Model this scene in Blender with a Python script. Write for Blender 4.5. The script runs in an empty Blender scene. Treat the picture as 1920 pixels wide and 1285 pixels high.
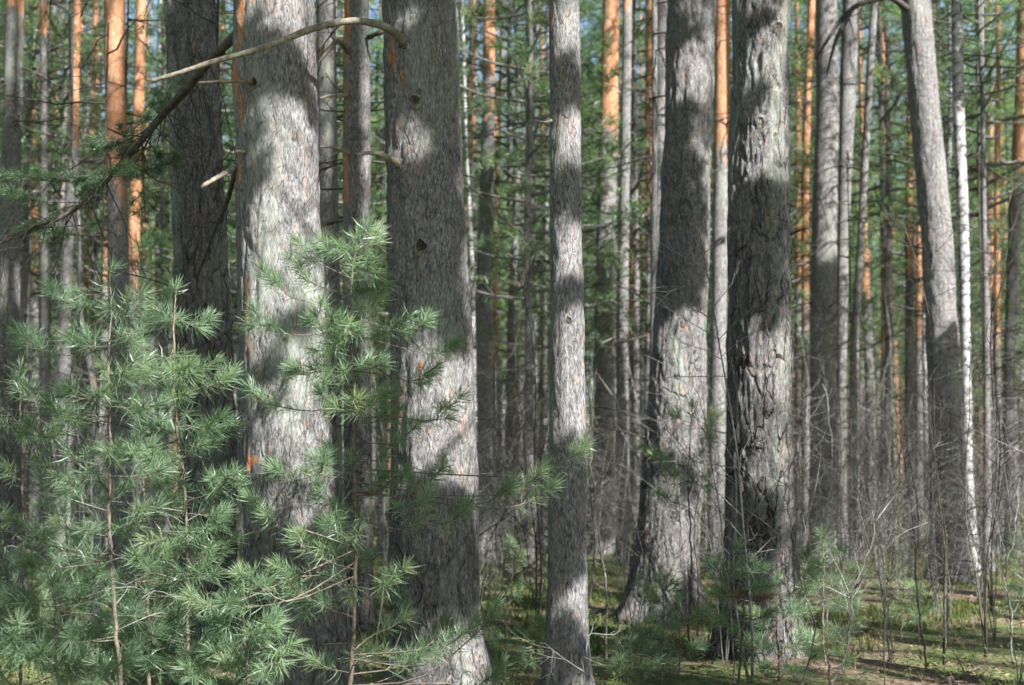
import bpy, math, random
import numpy as np
from mathutils import Vector

random.seed(7)
RNG = np.random.default_rng(11)
SC = bpy.context.scene
COL = SC.collection

# ------------------------------------------------------------------ camera geometry
W0, H0 = 1920.0, 1285.0
LENS = 50.0
F = LENS / 36.0 * W0
EYE = 1.6
HORIZON = 880.0
PITCH = math.atan((HORIZON - H0 / 2) / F)
CP, SP = math.cos(PITCH), math.sin(PITCH)

def at(px, py, Y):
    """world point seen at photo pixel (px, py) whose ground distance is Y"""
    dx, dz = (px - W0 / 2) / F, -(py - H0 / 2) / F
    fy = CP - dz * SP
    fz = SP + dz * CP
    k = Y / fy
    return np.array([dx * k, Y, EYE + fz * k])

SUN_AZ, SUN_EL = math.radians(140), math.radians(40)     # clockwise from +Y
SUN = np.array([math.sin(SUN_AZ) * math.cos(SUN_EL), math.cos(SUN_AZ) * math.cos(SUN_EL), math.sin(SUN_EL)])

# ------------------------------------------------------------------ noise
def _hash(ix, iy, iz):
    h = (ix * 374761393 + iy * 668265263 + iz * 2147483647) & 0xFFFFFFFF
    h = ((h ^ (h >> 13)) * 1274126177) & 0xFFFFFFFF
    h = (((h ^ (h >> 16)) & 0x7FFFFFFF) * 2246822519) & 0xFFFFFFFF
    return ((h ^ (h >> 15)) & 0xFFFF) / 65535.0

def vnoise(p):
    p = np.asarray(p, float)
    i = np.floor(p).astype(np.int64)
    f = p - i
    f = f * f * (3 - 2 * f)
    r = 0
    for dx in (0, 1):
        for dy in (0, 1):
            for dz in (0, 1):
                w = (f[..., 0] if dx else 1 - f[..., 0]) * (f[..., 1] if dy else 1 - f[..., 1]) * (f[..., 2] if dz else 1 - f[..., 2])
                r = r + w * _hash(i[..., 0] + dx, i[..., 1] + dy, i[..., 2] + dz)
    return r

def fbm(p, o=3):
    p = np.asarray(p, float)
    s, a, t = 0, 1.0, 0
    for k in range(o):
        s = s + a * vnoise(p * (2 ** k) + 17.3 * k)
        t += a
        a *= .5
    return s / t

# litter heaped round the feet of the big trunks
MOUNDS = [(-1.4, 9.5, .6), (-.5, 10, .6), (.38, 9.9, .4), (1.6, 15, .75), (2.05, 12, .65), (6.1, 20, .8), (-2.6, 12.5, .6), (5.2, 24, .6), (1.75, 27, .6)]
def gh(x, y):
    """height of the forest floor"""
    x = np.asarray(x, float); y = np.asarray(y, float)
    p = np.stack([x, y, 0 * x], -1)
    near = np.clip((y - 4) / 8, 0, 1)
    h = ((fbm(p * .16, 3) - .5) * .38 + (fbm(p * 1.1 + 40, 2) - .5) * .11) * (.4 + .6 * near)
    for mx, my, mr in MOUNDS:
        h = h + .09 * np.exp(-((x - mx) ** 2 + (y - my) ** 2) / mr ** 2)
    return h

# ------------------------------------------------------------------ mesh building
class MB:
    def __init__(self):
        self.v, self.f, self.m, self.a, self.n = [], [], [], [], 0
    def add(self, v, f, mat=0, a=None):
        v = np.asarray(v, np.float32).reshape(-1, 3); f = np.asarray(f, np.int32)
        if len(v) == 0: return
        self.v.append(v)
        self.f.append((f + self.n, mat))
        self.a.append(np.zeros(len(v), np.float32) if a is None else np.broadcast_to(np.asarray(a, np.float32), (len(v),)))
        self.n += len(v)
    def mesh(self, name, mats, smooth=True):
        me = bpy.data.meshes.new(name)
        v = np.concatenate(self.v)
        me.vertices.add(len(v)); me.vertices.foreach_set('co', v.ravel())
        loops, starts, mi, s = [], [], [], 0
        for f, m in self.f:
            k = f.shape[1]
            loops.append(f.ravel())
            starts.append(s + np.arange(len(f)) * k)
            s += f.size
            mi.append(np.full(len(f), m, np.int32))
        loops = np.concatenate(loops); starts = np.concatenate(starts).astype(np.int32); mi = np.concatenate(mi)
        me.loops.add(len(loops)); me.loops.foreach_set('vertex_index', loops.astype(np.int32))
        me.polygons.add(len(starts)); me.polygons.foreach_set('loop_start', starts)
        me.polygons.foreach_set('material_index', mi)
        me.polygons.foreach_set('use_smooth', np.full(len(starts), smooth))
        at_ = me.attributes.new('tint', 'FLOAT', 'POINT')
        at_.data.foreach_set('value', np.concatenate(self.a))
        for m in mats: me.materials.append(m)
        me.update(calc_edges=True)
        me.validate()
        return me

def link(name, me, parent=None, loc=(0, 0, 0)):
    o = bpy.data.objects.new(name, me); COL.objects.link(o)
    o.location = loc
    if parent: o.parent = parent
    return o

def tag(o, label=None, cat=None, group=None, kind=None):
    if label: o['label'] = label
    if cat: o['category'] = cat
    if group: o['group'] = group
    if kind: o['kind'] = kind
    return o

def thing(name, loc, label, cat, group=None, rz=0.0, s=1.0):
    o = bpy.data.objects.new(name, None); COL.objects.link(o)
    o.location = [float(c) for c in loc]; o.rotation_euler = (0, 0, rz); o.scale = (s, s, s)
    o.empty_display_size = .2
    return tag(o, label, cat, group)

def frames(P):
    T = np.gradient(P, axis=0)
    T /= np.linalg.norm(T, axis=1, keepdims=True) + 1e-9
    ref = np.array([0, 0, 1.0]) if abs(T[0, 2]) < .8 else np.array([1.0, 0, 0])
    U = np.cross(T, ref); U /= np.linalg.norm(U, axis=1, keepdims=True) + 1e-9
    V = np.cross(T, U)
    return T, U, V

def tube(mb, P, R, sides=4, mat=0, a=0.0):
    P = np.asarray(P, float); n = len(P)
    R = np.broadcast_to(np.asarray(R, float), (n,))
    T, U, V = frames(P)
    ang = np.arange(sides) / sides * 2 * np.pi
    ring = np.cos(ang)[None, :, None] * U[:, None] + np.sin(ang)[None, :, None] * V[:, None]
    v = P[:, None] + ring * R[:, None, None]
    i = np.arange(n - 1)[:, None] * sides; j = np.arange(sides)[None]; j2 = (j + 1) % sides
    f = np.stack([i + j, i + j2, i + sides + j2, i + sides + j], -1).reshape(-1, 4)
    v = np.concatenate([v.reshape(-1, 3), P[-1:] + T[-1:] * R[-1] * .6, P[:1]])
    e = (n - 1) * sides; tip = n * sides
    caps = np.array([[e + k, e + (k + 1) % sides, tip] for k in range(sides)] + [[(k + 1) % sides, k, tip + 1] for k in range(sides)])
    mb.add(v, f, mat, a)
    # caps share the vertices just added
    mb.f.append((caps.astype(np.int32) + mb.n - len(v), mat))

def smooth_path(pts, n):
    """Catmull-Rom through pts"""
    pts = np.asarray(pts, float)
    if len(pts) < 3:
        t = np.linspace(0, 1, n)[:, None]
        return pts[0] * (1 - t) + pts[-1] * t
    Q = np.concatenate([[2 * pts[0] - pts[1]], pts, [2 * pts[-1] - pts[-2]]])
    u = np.linspace(0, len(pts) - 1 - 1e-6, n)
    i = u.astype(int); t = (u - i)[:, None]
    p0, p1, p2, p3 = Q[i], Q[i + 1], Q[i + 2], Q[i + 3]
    return .5 * (2 * p1 + (p2 - p0) * t + (2 * p0 - 5 * p1 + 4 * p2 - p3) * t ** 2 + (3 * p1 - p0 - 3 * p2 + p3) * t ** 3)

def unit(v):
    v = np.asarray(v, float)
    return v / (np.linalg.norm(v, axis=-1, keepdims=True) + 1e-9)

# ------------------------------------------------------------------ materials
def new_mat(name):
    m = bpy.data.materials.new(name); m.use_nodes = True
    nt = m.node_tree
    for n in list(nt.nodes): nt.nodes.remove(n)
    out = nt.nodes.new('ShaderNodeOutputMaterial')
    return m, nt, out

class NT:
    def __init__(s, nt): s.nt = nt
    def n(s, t, **kw):
        nd = s.nt.nodes.new(t)
        for k, v in kw.items(): setattr(nd, k, v)
        return nd
    def l(s, a, b): s.nt.links.new(a, b)
    def math(s, op, a, b=None, clamp=False):
        nd = s.n('ShaderNodeMath', operation=op); nd.use_clamp = clamp
        for k, x in enumerate((a, b)):
            if x is None: continue
            if isinstance(x, (int, float)): nd.inputs[k].default_value = x
            else: s.l(x, nd.inputs[k])
        return nd.outputs[0]
    def mix(s, fac, a, b, mode='MIX'):
        nd = s.n('ShaderNodeMix', data_type='RGBA', blend_type=mode)
        for k, x in ((0, fac), (6, a), (7, b)):
            if isinstance(x, (int, float)): nd.inputs[k].default_value = x
            elif isinstance(x, tuple): nd.inputs[k].default_value = (*x, 1)
            else: s.l(x, nd.inputs[k])
        return nd.outputs[2]
    def ramp(s, x, stops, interp='LINEAR'):
        nd = s.n('ShaderNodeValToRGB'); cr = nd.color_ramp; cr.interpolation = interp
        while len(cr.elements) > 1: cr.elements.remove(cr.elements[-1])
        for k, (p, c) in enumerate(stops):
            e = cr.elements[0] if k == 0 else cr.elements.new(p)
            e.position = p
            c = (c, c, c) if isinstance(c, (int, float)) else c
            e.color = (*c, 1)
        s.l(x, nd.inputs[0]); return nd.outputs[0]
    def coords(s, scale=(1, 1, 1), rand=True):
        tc = s.n('ShaderNodeTexCoord'); v = tc.outputs['Object']
        if rand:
            oi = s.n('ShaderNodeObjectInfo')
            k = s.math('MULTIPLY', oi.outputs['Random'], 57.0)
            ad = s.n('ShaderNodeVectorMath', operation='ADD'); s.l(v, ad.inputs[0]); s.l(k, ad.inputs[1]); v = ad.outputs[0]
        mp = s.n('ShaderNodeVectorMath', operation='MULTIPLY'); s.l(v, mp.inputs[0]); mp.inputs[1].default_value = scale
        return mp.outputs[0]
    def noise(s, vec, scale, detail=4, rough=.55, dist=0):
        nd = s.n('ShaderNodeTexNoise'); s.l(vec, nd.inputs['Vector'])
        nd.inputs['Scale'].default_value = scale; nd.inputs['Detail'].default_value = detail
        nd.inputs['Roughness'].default_value = rough; nd.inputs['Distortion'].default_value = dist
        return nd
    def voro(s, vec, scale, feature='F1'):
        nd = s.n('ShaderNodeTexVoronoi', feature=feature); s.l(vec, nd.inputs['Vector']); nd.inputs['Scale'].default_value = scale
        return nd
    def attr(s, name):
        nd = s.n('ShaderNodeAttribute', attribute_name=name); return nd.outputs['Fac']

def bark_pine():
    m, nt, out = new_mat('pine_bark'); g = NT(nt)
    v = g.coords((1, 1, 1))
    # wobble so plates are not straight
    wob = g.noise(v, 5, 3)
    vv = g.n('ShaderNodeVectorMath', operation='MULTIPLY_ADD'); g.l(wob.outputs['Color'], vv.inputs[0]); vv.inputs[1].default_value = (.10, .10, .16); g.l(v, vv.inputs[2])
    st = g.n('ShaderNodeVectorMath', operation='MULTIPLY'); g.l(vv.outputs[0], st.inputs[0]); st.inputs[1].default_value = (1, 1, .24)
    st2 = g.n('ShaderNodeVectorMath', operation='MULTIPLY'); g.l(v, st2.inputs[0]); st2.inputs[1].default_value = (1, 1, .26)
    fine = g.noise(st2.outputs[0], 95, 7, .68, .4)
    mid = g.noise(st.outputs[0], 24, 5, .6, .3)
    big = g.noise(st2.outputs[0], 3.0, 3)
    cell = g.voro(st.outputs[0], 46)
    flake = g.voro(st.outputs[0], 22, 'DISTANCE_TO_EDGE')
    crack = g.voro(st.outputs[0], 8.5, 'DISTANCE_TO_EDGE')
    tint = g.attr('tint')
    # tint: 0..1 orange amount, below 0 = furrowed and darkened
    furrow_shade = g.math('MULTIPLY', tint, -1.0, True)
    org = g.math('MINIMUM', g.math('MAXIMUM', tint, 0.0), 1.0)
    paint = g.math('MULTIPLY', g.math('SUBTRACT', tint, 1.0, True), 2.6, True)
    base = g.ramp(fine.outputs[0], [(.33, (.038, .037, .038)), (.44, (.122, .120, .122)), (.54, (.208, .206, .209)), (.66, (.325, .322, .325))])
    cellv = g.n('ShaderNodeSeparateColor'); g.l(cell.outputs['Color'], cellv.inputs[0])
    base = g.mix(.55, base, g.ramp(cellv.outputs[0], [(0, (.62, .60, .58)), (.5, (.95, .93, .92)), (1, (1.22, 1.20, 1.18))]), 'MULTIPLY')
    base = g.mix(g.math('MULTIPLY', furrow_shade, .75), base, (.45, .43, .42), 'MULTIPLY')  # furrowed bark is darker; also puts the left pine's shade into its colour
    # warm flakes where outer scales have dropped
    pk = g.math('MULTIPLY', g.ramp(mid.outputs[0], [(.52, 0), (.60, 1)]), g.ramp(cellv.outputs[1], [(.55, 0), (.66, 1)]))
    base = g.mix(g.math('MULTIPLY', pk, .65), base, (.30, .20, .155))
    lich = g.ramp(big.outputs[0], [(.52, 0), (.68, 1)])
    base = g.mix(g.math('MULTIPLY', lich, .42), base, (.27, .30, .245))
    # orange
    om = g.math('ADD', g.math('MULTIPLY', mid.outputs[0], 1.6), big.outputs[0])
    om = g.math('SUBTRACT', g.math('ADD', om, g.math('MULTIPLY', org, 1.3)), 1.95)
    om = g.math('MULTIPLY', om, 7.0, True)
    ocol = g.ramp(fine.outputs[0], [(.3, (.17, .068, .036)), (.5, (.38, .175, .09)), (.7, (.53, .32, .205))])
    ocol = g.mix(g.ramp(cellv.outputs[2], [(.55, 0), (.75, .55)]), ocol, (.47, .31, .21))
    col = g.mix(om, base, ocol)
    # fine splits, then deep furrows
    spl = g.math('MULTIPLY', g.ramp(flake.outputs[0], [(.0, 1), (.045, 0)]), g.ramp(mid.outputs[0], [(.44, 0), (.60, .7)]))
    col = g.mix(g.math('MULTIPLY', spl, g.math('SUBTRACT', 1.0, g.math('MULTIPLY', om, .6))), col, (.035, .030, .027))
    ck = g.math('MULTIPLY', g.ramp(crack.outputs[0], [(.0, 1), (.06, 0)]), g.ramp(wob.outputs[0], [(.38, 0), (.52, 1)]))
    ckf = g.math('MULTIPLY', ck, g.math('ADD', .12, furrow_shade, True))
    col = g.mix(ckf, col, (.022, .018, .016))
    pm = g.math('MULTIPLY', g.math('SUBTRACT', g.math('ADD', paint, fine.outputs[0]), .92), 5.0, True)
    col = g.mix(g.math('MULTIPLY', pm, .8), col, (.40, .055, .04))
    b = g.n('ShaderNodeBsdfPrincipled'); b.inputs['Roughness'].default_value = .93
    b.inputs['Specular IOR Level'].default_value = .12
    g.l(col, b.inputs['Base Color'])
    h = g.math('ADD', g.math('MULTIPLY', fine.outputs[0], .35), g.math('MULTIPLY', cellv.outputs[0], .22))
    h = g.math('SUBTRACT', h, g.math('MULTIPLY', spl, .35))
    h = g.math('SUBTRACT', h, g.math('MULTIPLY', ckf, 1.2))
    bp = g.n('ShaderNodeBump'); bp.inputs['Strength'].default_value = .85; bp.inputs['Distance'].default_value = .022
    g.l(h, bp.inputs['Height']); g.l(bp.outputs[0], b.inputs['Normal'])
    g.l(b.outputs[0], out.inputs[0]); return m

def bark_birch():
    m, nt, out = new_mat('birch_bark'); g = NT(nt)
    v = g.coords((1, 1, 1)); v2 = g.coords((1, 1, 9))
    n1 = g.noise(v2, 5, 4, .6); n2 = g.noise(v, 9, 4, .6, .5); n3 = g.noise(v, 3.2, 2)
    col = g.mix(g.ramp(n1.outputs[0], [(.53, 0), (.60, .85)]), (.36, .36, .365), (.08, .075, .075))
    col = g.mix(g.ramp(n2.outputs[0], [(.51, 0), (.58, 1)]), col, (.05, .045, .045))
    col = g.mix(g.ramp(n3.outputs[0], [(.45, 0), (.7, .35)]), col, (.42, .40, .36))
    b = g.n('ShaderNodeBsdfPrincipled'); b.inputs['Roughness'].default_value = .7; g.l(col, b.inputs['Base Color'])
    bp = g.n('ShaderNodeBump'); bp.inputs['Strength'].default_value = .4; bp.inputs['Distance'].default_value = .01
    g.l(n2.outputs[0], bp.inputs['Height']); g.l(bp.outputs[0], b.inputs['Normal'])
    g.l(b.outputs[0], out.inputs[0]); return m

def wood(name, c1, c2, c3, scale=30):
    m, nt, out = new_mat(name); g = NT(nt)
    v = g.coords((1, 1, 1))
    n = g.noise(v, scale, 5, .6); n2 = g.noise(v, 3, 2)
    col = g.ramp(n.outputs[0], [(.3, c1), (.5, c2), (.72, c3)])
    oi = g.n('ShaderNodeObjectInfo')
    col = g.mix(1.0, col, g.ramp(g.math('ADD', g.math('MULTIPLY', oi.outputs['Random'], .6), g.math('MULTIPLY', n2.outputs[0], .4)), [(.1, .6), (.9, 1.25)]), 'MULTIPLY')
    b = g.n('ShaderNodeBsdfPrincipled'); b.inputs['Roughness'].default_value = .85; g.l(col, b.inputs['Base Color'])
    bp = g.n('ShaderNodeBump'); bp.inputs['Strength'].default_value = .5; bp.inputs['Distance'].default_value = .006
    g.l(n.outputs[0], bp.inputs['Height']); g.l(bp.outputs[0], b.inputs['Normal'])
    g.l(b.outputs[0], out.inputs[0]); return m

def leafy(name, stops, trans=.35, rough=.5):
    m, nt, out = new_mat(name); g = NT(nt)
    col = g.ramp(g.attr('tint'), stops)
    oi = g.n('ShaderNodeObjectInfo')
    col = g.mix(1.0, col, g.ramp(oi.outputs['Random'], [(0, .8), (1, 1.2)]), 'MULTIPLY')
    b = g.n('ShaderNodeBsdfPrincipled'); b.inputs['Roughness'].default_value = rough; b.inputs['Specular IOR Level'].default_value = .35
    g.l(col, b.inputs['Base Color'])
    t = g.n('ShaderNodeBsdfTranslucent'); g.l(g.mix(1.0, col, (1.5, 1.5, .8), 'MULTIPLY'), t.inputs[0])
    mx = g.n('ShaderNodeMixShader'); mx.inputs[0].default_value = trans
    g.l(b.outputs[0], mx.inputs[1]); g.l(t.outputs[0], mx.inputs[2]); g.l(mx.outputs[0], out.inputs[0]); return m

def floor_mat():
    m, nt, out = new_mat('forest_floor'); g = NT(nt)
    v = g.coords((1, 1, 1), False)
    a = g.noise(v, .55, 4, .6, .4); b_ = g.noise(v, 18, 6, .7); c = g.noise(v, 3.2, 4, .6)
    litter = g.ramp(b_.outputs[0], [(.3, (.055, .038, .027)), (.5, (.17, .118, .082)), (.68, (.34, .25, .18))])
    moss = g.ramp(b_.outputs[0], [(.3, (.022, .042, .010)), (.5, (.085, .125, .03)), (.7, (.21, .25, .075))])
    k = g.math('ADD', g.math('MULTIPLY', a.outputs[0], .7), g.math('MULTIPLY', c.outputs[0], .3))
    col = g.mix(g.ramp(k, [(.43, 0), (.525, 1)]), litter, moss)
    b = g.n('ShaderNodeBsdfPrincipled'); b.inputs['Roughness'].default_value = .95; g.l(col, b.inputs['Base Color'])
    bp = g.n('ShaderNodeBump'); bp.inputs['Strength'].default_value = .9; bp.inputs['Distance'].default_value = .05
    g.l(b_.outputs[0], bp.inputs['Height']); g.l(bp.outputs[0], b.inputs['Normal'])
    g.l(b.outputs[0], out.inputs[0]); return m

BARK, BIRCH = bark_pine(), bark_birch()
DEADWOOD = wood('weathered_deadwood', (.10, .085, .065), (.235, .205, .16), (.36, .32, .26))
DARKWOOD = wood('dark_twig', (.025, .02, .017), (.07, .057, .048), (.13, .11, .095))
GREYTWIG = wood('grey_twig', (.08, .076, .071), (.19, .182, .168), (.34, .328, .305))
STEM = wood('sapling_stem', (.06, .045, .034), (.135, .105, .08), (.24, .195, .155))
NEEDLE = leafy('young_needles', [(0, (.075, .135, .080)), (.4, (.14, .215, .130)), (.75, (.20, .295, .195)), (1, (.26, .32, .19))], .42, .32)
CROWN = leafy('crown_needles', [(0, (.072, .138, .080)), (.5, (.138, .228, .124)), (1, (.25, .31, .17))], .52, .36)
DRY = leafy('dry_needles', [(0, (.12, .060, .035)), (1, (.29, .17, .105))], .25, .7)
GRASS = leafy('grass_blades', [(0, (.035, .066, .016)), (.5, (.085, .125, .032)), (.8, (.17, .155, .065)), (1, (.30, .24, .13))], .35, .6)
LITTER = leafy('leaf_litter', [(0, (.08, .05, .032)), (.6, (.24, .155, .10)), (1, (.42, .32, .22))], .15, .8)

# ------------------------------------------------------------------ needles
def needles(mb, P, T, L, w, ang=(35, 75), rng=RNG, mat=0, tint=.5, spread=.25, bend=.18):
    """one needle at every point of P around axis T"""
    n = len(P)
    r = rng.normal(size=(n, 3)); r -= (r * T).sum(1, keepdims=True) * T; U = unit(r)
    A = np.radians(rng.uniform(ang[0], ang[1], n))[:, None]
    D = unit(T * np.cos(A) + U * np.sin(A) + np.array([0, 0, .10]))
    LL = (np.broadcast_to(L, (n,)) * rng.uniform(.72, 1.12, n))[:, None]
    S = unit(np.cross(D, rng.normal(size=(n, 3)))) * (w * .5)
    M = P + D * LL * .55
    E = P + D * LL + (T - D * (T * D).sum(1, keepdims=True)) * LL * bend + np.array([0, 0, -.06]) * LL
    v = np.stack([P - S * .7, P + S * .7, M - S, M + S, E], 1).reshape(-1, 3)
    b = np.arange(n)[:, None] * 5
    f = np.concatenate([b + np.array([[0, 1, 3]]), b + np.array([[0, 3, 2]]), b + np.array([[2, 3, 4]])])
    tt = np.clip(np.broadcast_to(tint, (n,)) + rng.normal(size=n) * spread * .5, 0, 1)
    mb.add(v, f, mat, np.repeat(tt, 5))

def shoot(mb, path, rw, L=.118, w=.0033, per_m=330, start=0.0, rng=RNG, tint=.5, nmat=0, wmat=1, ang=(34, 92)):
    """a twig with needles from fraction `start` to its tip, plus a terminal fan"""
    path = np.asarray(path, float)
    tube(mb, path, np.linspace(rw, max(rw * .45, .0014), len(path)), 4, wmat)
    seg = np.linalg.norm(np.diff(path, axis=0), axis=1); tot = seg.sum()
    n = max(8, int(per_m * tot * (1 - start)))
    u = np.sort(start + (1 - start) * rng.random(n) ** .85)
    cum = np.concatenate([[0], np.cumsum(seg)]) / tot
    P = np.stack([np.interp(u, cum, path[:, k]) for k in range(3)], 1)
    T = unit(np.stack([np.interp(u, cum, np.gradient(path, axis=0)[:, k]) for k in range(3)], 1))
    needles(mb, P, T, L * (1 - .25 * (u > .93)), w, ang, rng, nmat, tint)
    k = 36
    needles(mb, np.repeat(path[-1:], k, 0) - T[-1:] * rng.random((k, 1)) * .035, np.repeat(T[-1:], k, 0), L * .95, w, (4, 88), rng, nmat, tint + .1)

def bough(mb, path, rw, rng, twigs=5, L=.098, w=.0036, per_m=430, bare=.55, tlen=.15, tint=.5, wmat=1):
    """branch with bare inner wood, side twigs on the outer part, all needled"""
    path = smooth_path(path, 9)
    tot = np.linalg.norm(np.diff(path, axis=0), axis=1).sum()
    bare = min(bare, max(.12, 1 - .30 / max(tot, .05)))
    shoot(mb, path, rw, L, w, per_m, bare, rng, tint, 0, wmat)
    G = unit(np.gradient(path, axis=0))
    for k in range(twigs):
        u = bare + (1 - bare) * (k + rng.random()) / max(twigs, 1) * .92
        i = min(int(u * 8), 7); f = u * 8 - i
        p = path[i] * (1 - f) + path[i + 1] * f
        t = G[i]
        s = unit(np.cross(t, [0, 0, 1.0])) * (1 if k % 2 else -1)
        d = unit(t * .75 + s * rng.uniform(.5, .95) + np.array([0, 0, rng.uniform(-.05, .35)]))
        l = tlen * rng.uniform(.6, 1.15) * (1.15 - .5 * u)
        q = np.stack([p, p + d * l * .5, p + d * l + np.array([0, 0, .12 * l]) + t * .15 * l])
        shoot(mb, smooth_path(q, 5), rw * .6, L, w, per_m, .08, rng, tint + rng.normal() * .12, 0, wmat)

def sapling(label, stem, Y, tips, seed, group=None, r0=.016, auto=0, auto_len=.45, tint=.5, twigs=3, per_m=215, bare_low=.0, name='pine_sapling', dry=0.0, L=.115, dead=0):
    """young pine: stem through photo pixels, a bough to every listed tip (pixel x, y, depth offset)"""
    rng = np.random.default_rng(seed)
    pts = [at(x, y, Y + (rng.normal() * .03)) for x, y in stem]
    b = pts[0].copy(); z = float(gh(b[0], b[1]))
    if pts[0][2] > z + .05:
        b2 = b.copy(); b2[2] = z - .05; b2[0] += rng.normal() * .03
        pts = [b2] + pts
    pts = np.array(pts)
    root = pts[0].copy(); root[2] = z
    t = thing(name, root, label, 'sapling', group)
    P = smooth_path(pts, 40) - root
    P[1:-1] += rng.normal(size=(38, 3)) * .004
    hs = P[:, 2]
    R = np.interp(np.linspace(0, 1, 40), [0, .1, .75, 1], [r0 * 1.25, r0, r0 * .5, r0 * .22])
    mb = MB(); tube(mb, P, R, 8)
    link('stem', mb.mesh('stem', [STEM]), t)
    nb = MB()
    H = hs[-1]
    # leader
    i0 = int(40 * (1 - min(.35, .32 / max(H, .3))))
    shoot(nb, P[i0:], R[i0] * .8, L, .0036, per_m, 0, rng, tint + .1)
    def stem_at(h):
        return np.array([np.interp(h, hs, P[:, k]) for k in range(3)]), np.interp(h, hs, R)
    for tp in tips:
        q = at(tp[0], tp[1], Y + (tp[2] if len(tp) > 2 and tp[2] is not None else rng.uniform(-.5, .5))) - root
        hd = math.hypot(q[0] - np.interp(q[2], hs, P[:, 0]), q[1] - np.interp(q[2], hs, P[:, 1]))
        rise = tp[3] if len(tp) > 3 else rng.uniform(-.15, .5)
        h = np.clip(q[2] - rise * hd, .12, H * .97)
        p, r = stem_at(h)
        m = p * .5 + q * .5 + np.array([rng.normal() * .05, rng.normal() * .05, -.08 * hd + rng.normal() * .04]); m2 = p * .2 + q * .8 + np.array([0, 0, -.10 * hd])
        bough(nb, [p, m, m2, q], max(.0024, min(r * .5, .0026 + .0036 * hd)), rng, twigs if hd > .2 else 2, L, .0033, per_m, max(.45, 1 - .30 / (hd + .05)), .13, tint + rng.normal() * .14)
    for k in range(auto):
        u = (k + rng.random()) / auto
        h = H * (bare_low + (1 - bare_low) * u * .96)
        p, r = stem_at(h)
        a = rng.uniform(0, 6.283) if True else 0
        l = auto_len * (1.05 - .75 * (h / H)) * rng.uniform(.6, 1.15)
        d = np.array([math.cos(a), math.sin(a), rng.uniform(.05, .5)])
        q = p + d * l; m = p + d * l * .5 + np.array([0, 0, -.05 * l])
        bough(nb, [p, m, q], max(.0025, min(r * .5, .006)), rng, twigs, L, .0032, per_m, .35, .15, tint + rng.normal() * .15)
    foliage = link('foliage', nb.mesh('foliage', [NEEDLE, STEM], False), t)
    if dead:
        db = MB()
        for k in range(dead):
            h = H * rng.uniform(.05, .55); p, r = stem_at(h)
            a = rng.uniform(0, 6.283); l = rng.uniform(.25, .6)
            d = np.array([math.cos(a), math.sin(a), rng.uniform(-.25, .25)])
            pa = smooth_path([p, p + d * l * .5 + [0, 0, .03], p + d * l + rng.normal(size=3) * .05], 6)
            tube(db, pa, np.linspace(.004, .0012, 6), 4)
            for j in range(2):
                e = pa[rng.integers(2, 5)]; dd = unit(d + rng.normal(size=3) * .7) * l * .35
                tube(db, smooth_path([e, e + dd], 3), [.0022, .0016, .001], 3)
        link('dead_branchwork', db.mesh('dead_branchwork', [GREYTWIG]), t)
    if dry:
        db = MB()
        for k in range(int(dry)):
            h = H * rng.uniform(.45, .95); p, r = stem_at(h); a = rng.uniform(0, 6.283); l = auto_len * .6
            d = np.array([math.cos(a), math.sin(a), rng.uniform(-.3, .4)])
            bough(db, [p, p + d * l * .5, p + d * l], .003, rng, 3, .075, .003, 520, .3, .12, .5)
        link('dry_foliage', db.mesh('dry_foliage', [DRY, STEM], False), t)
    return t

# ------------------------------------------------------------------ crowns (shared by many trees)
def tufts(mb, C, D, K, L, w, rng, mat, tint):
    n = len(C)
    P = np.repeat(C, K, 0) + rng.normal(size=(n * K, 3)) * L * .18
    T = np.repeat(unit(D), K, 0)
    A = np.radians(rng.uniform(10, 95, n * K))[:, None]
    r = rng.normal(size=P.shape); r -= (r * T).sum(1, keepdims=True) * T; U = unit(r)
    d = unit(T * np.cos(A) + U * np.sin(A))
    LL = L * rng.uniform(.6, 1.15, n * K)[:, None]
    S = unit(np.cross(d, rng.normal(size=P.shape))) * w * .5
    v = np.stack([P - S, P + S, P + d * LL], 1).reshape(-1, 3)
    f = np.arange(n * K * 3).reshape(-1, 3)
    tt = np.clip(np.repeat(tint, K) + rng.normal(size=n * K) * .08, 0, 1)
    mb.add(v, f, mat, np.repeat(tt, 3))

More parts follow.
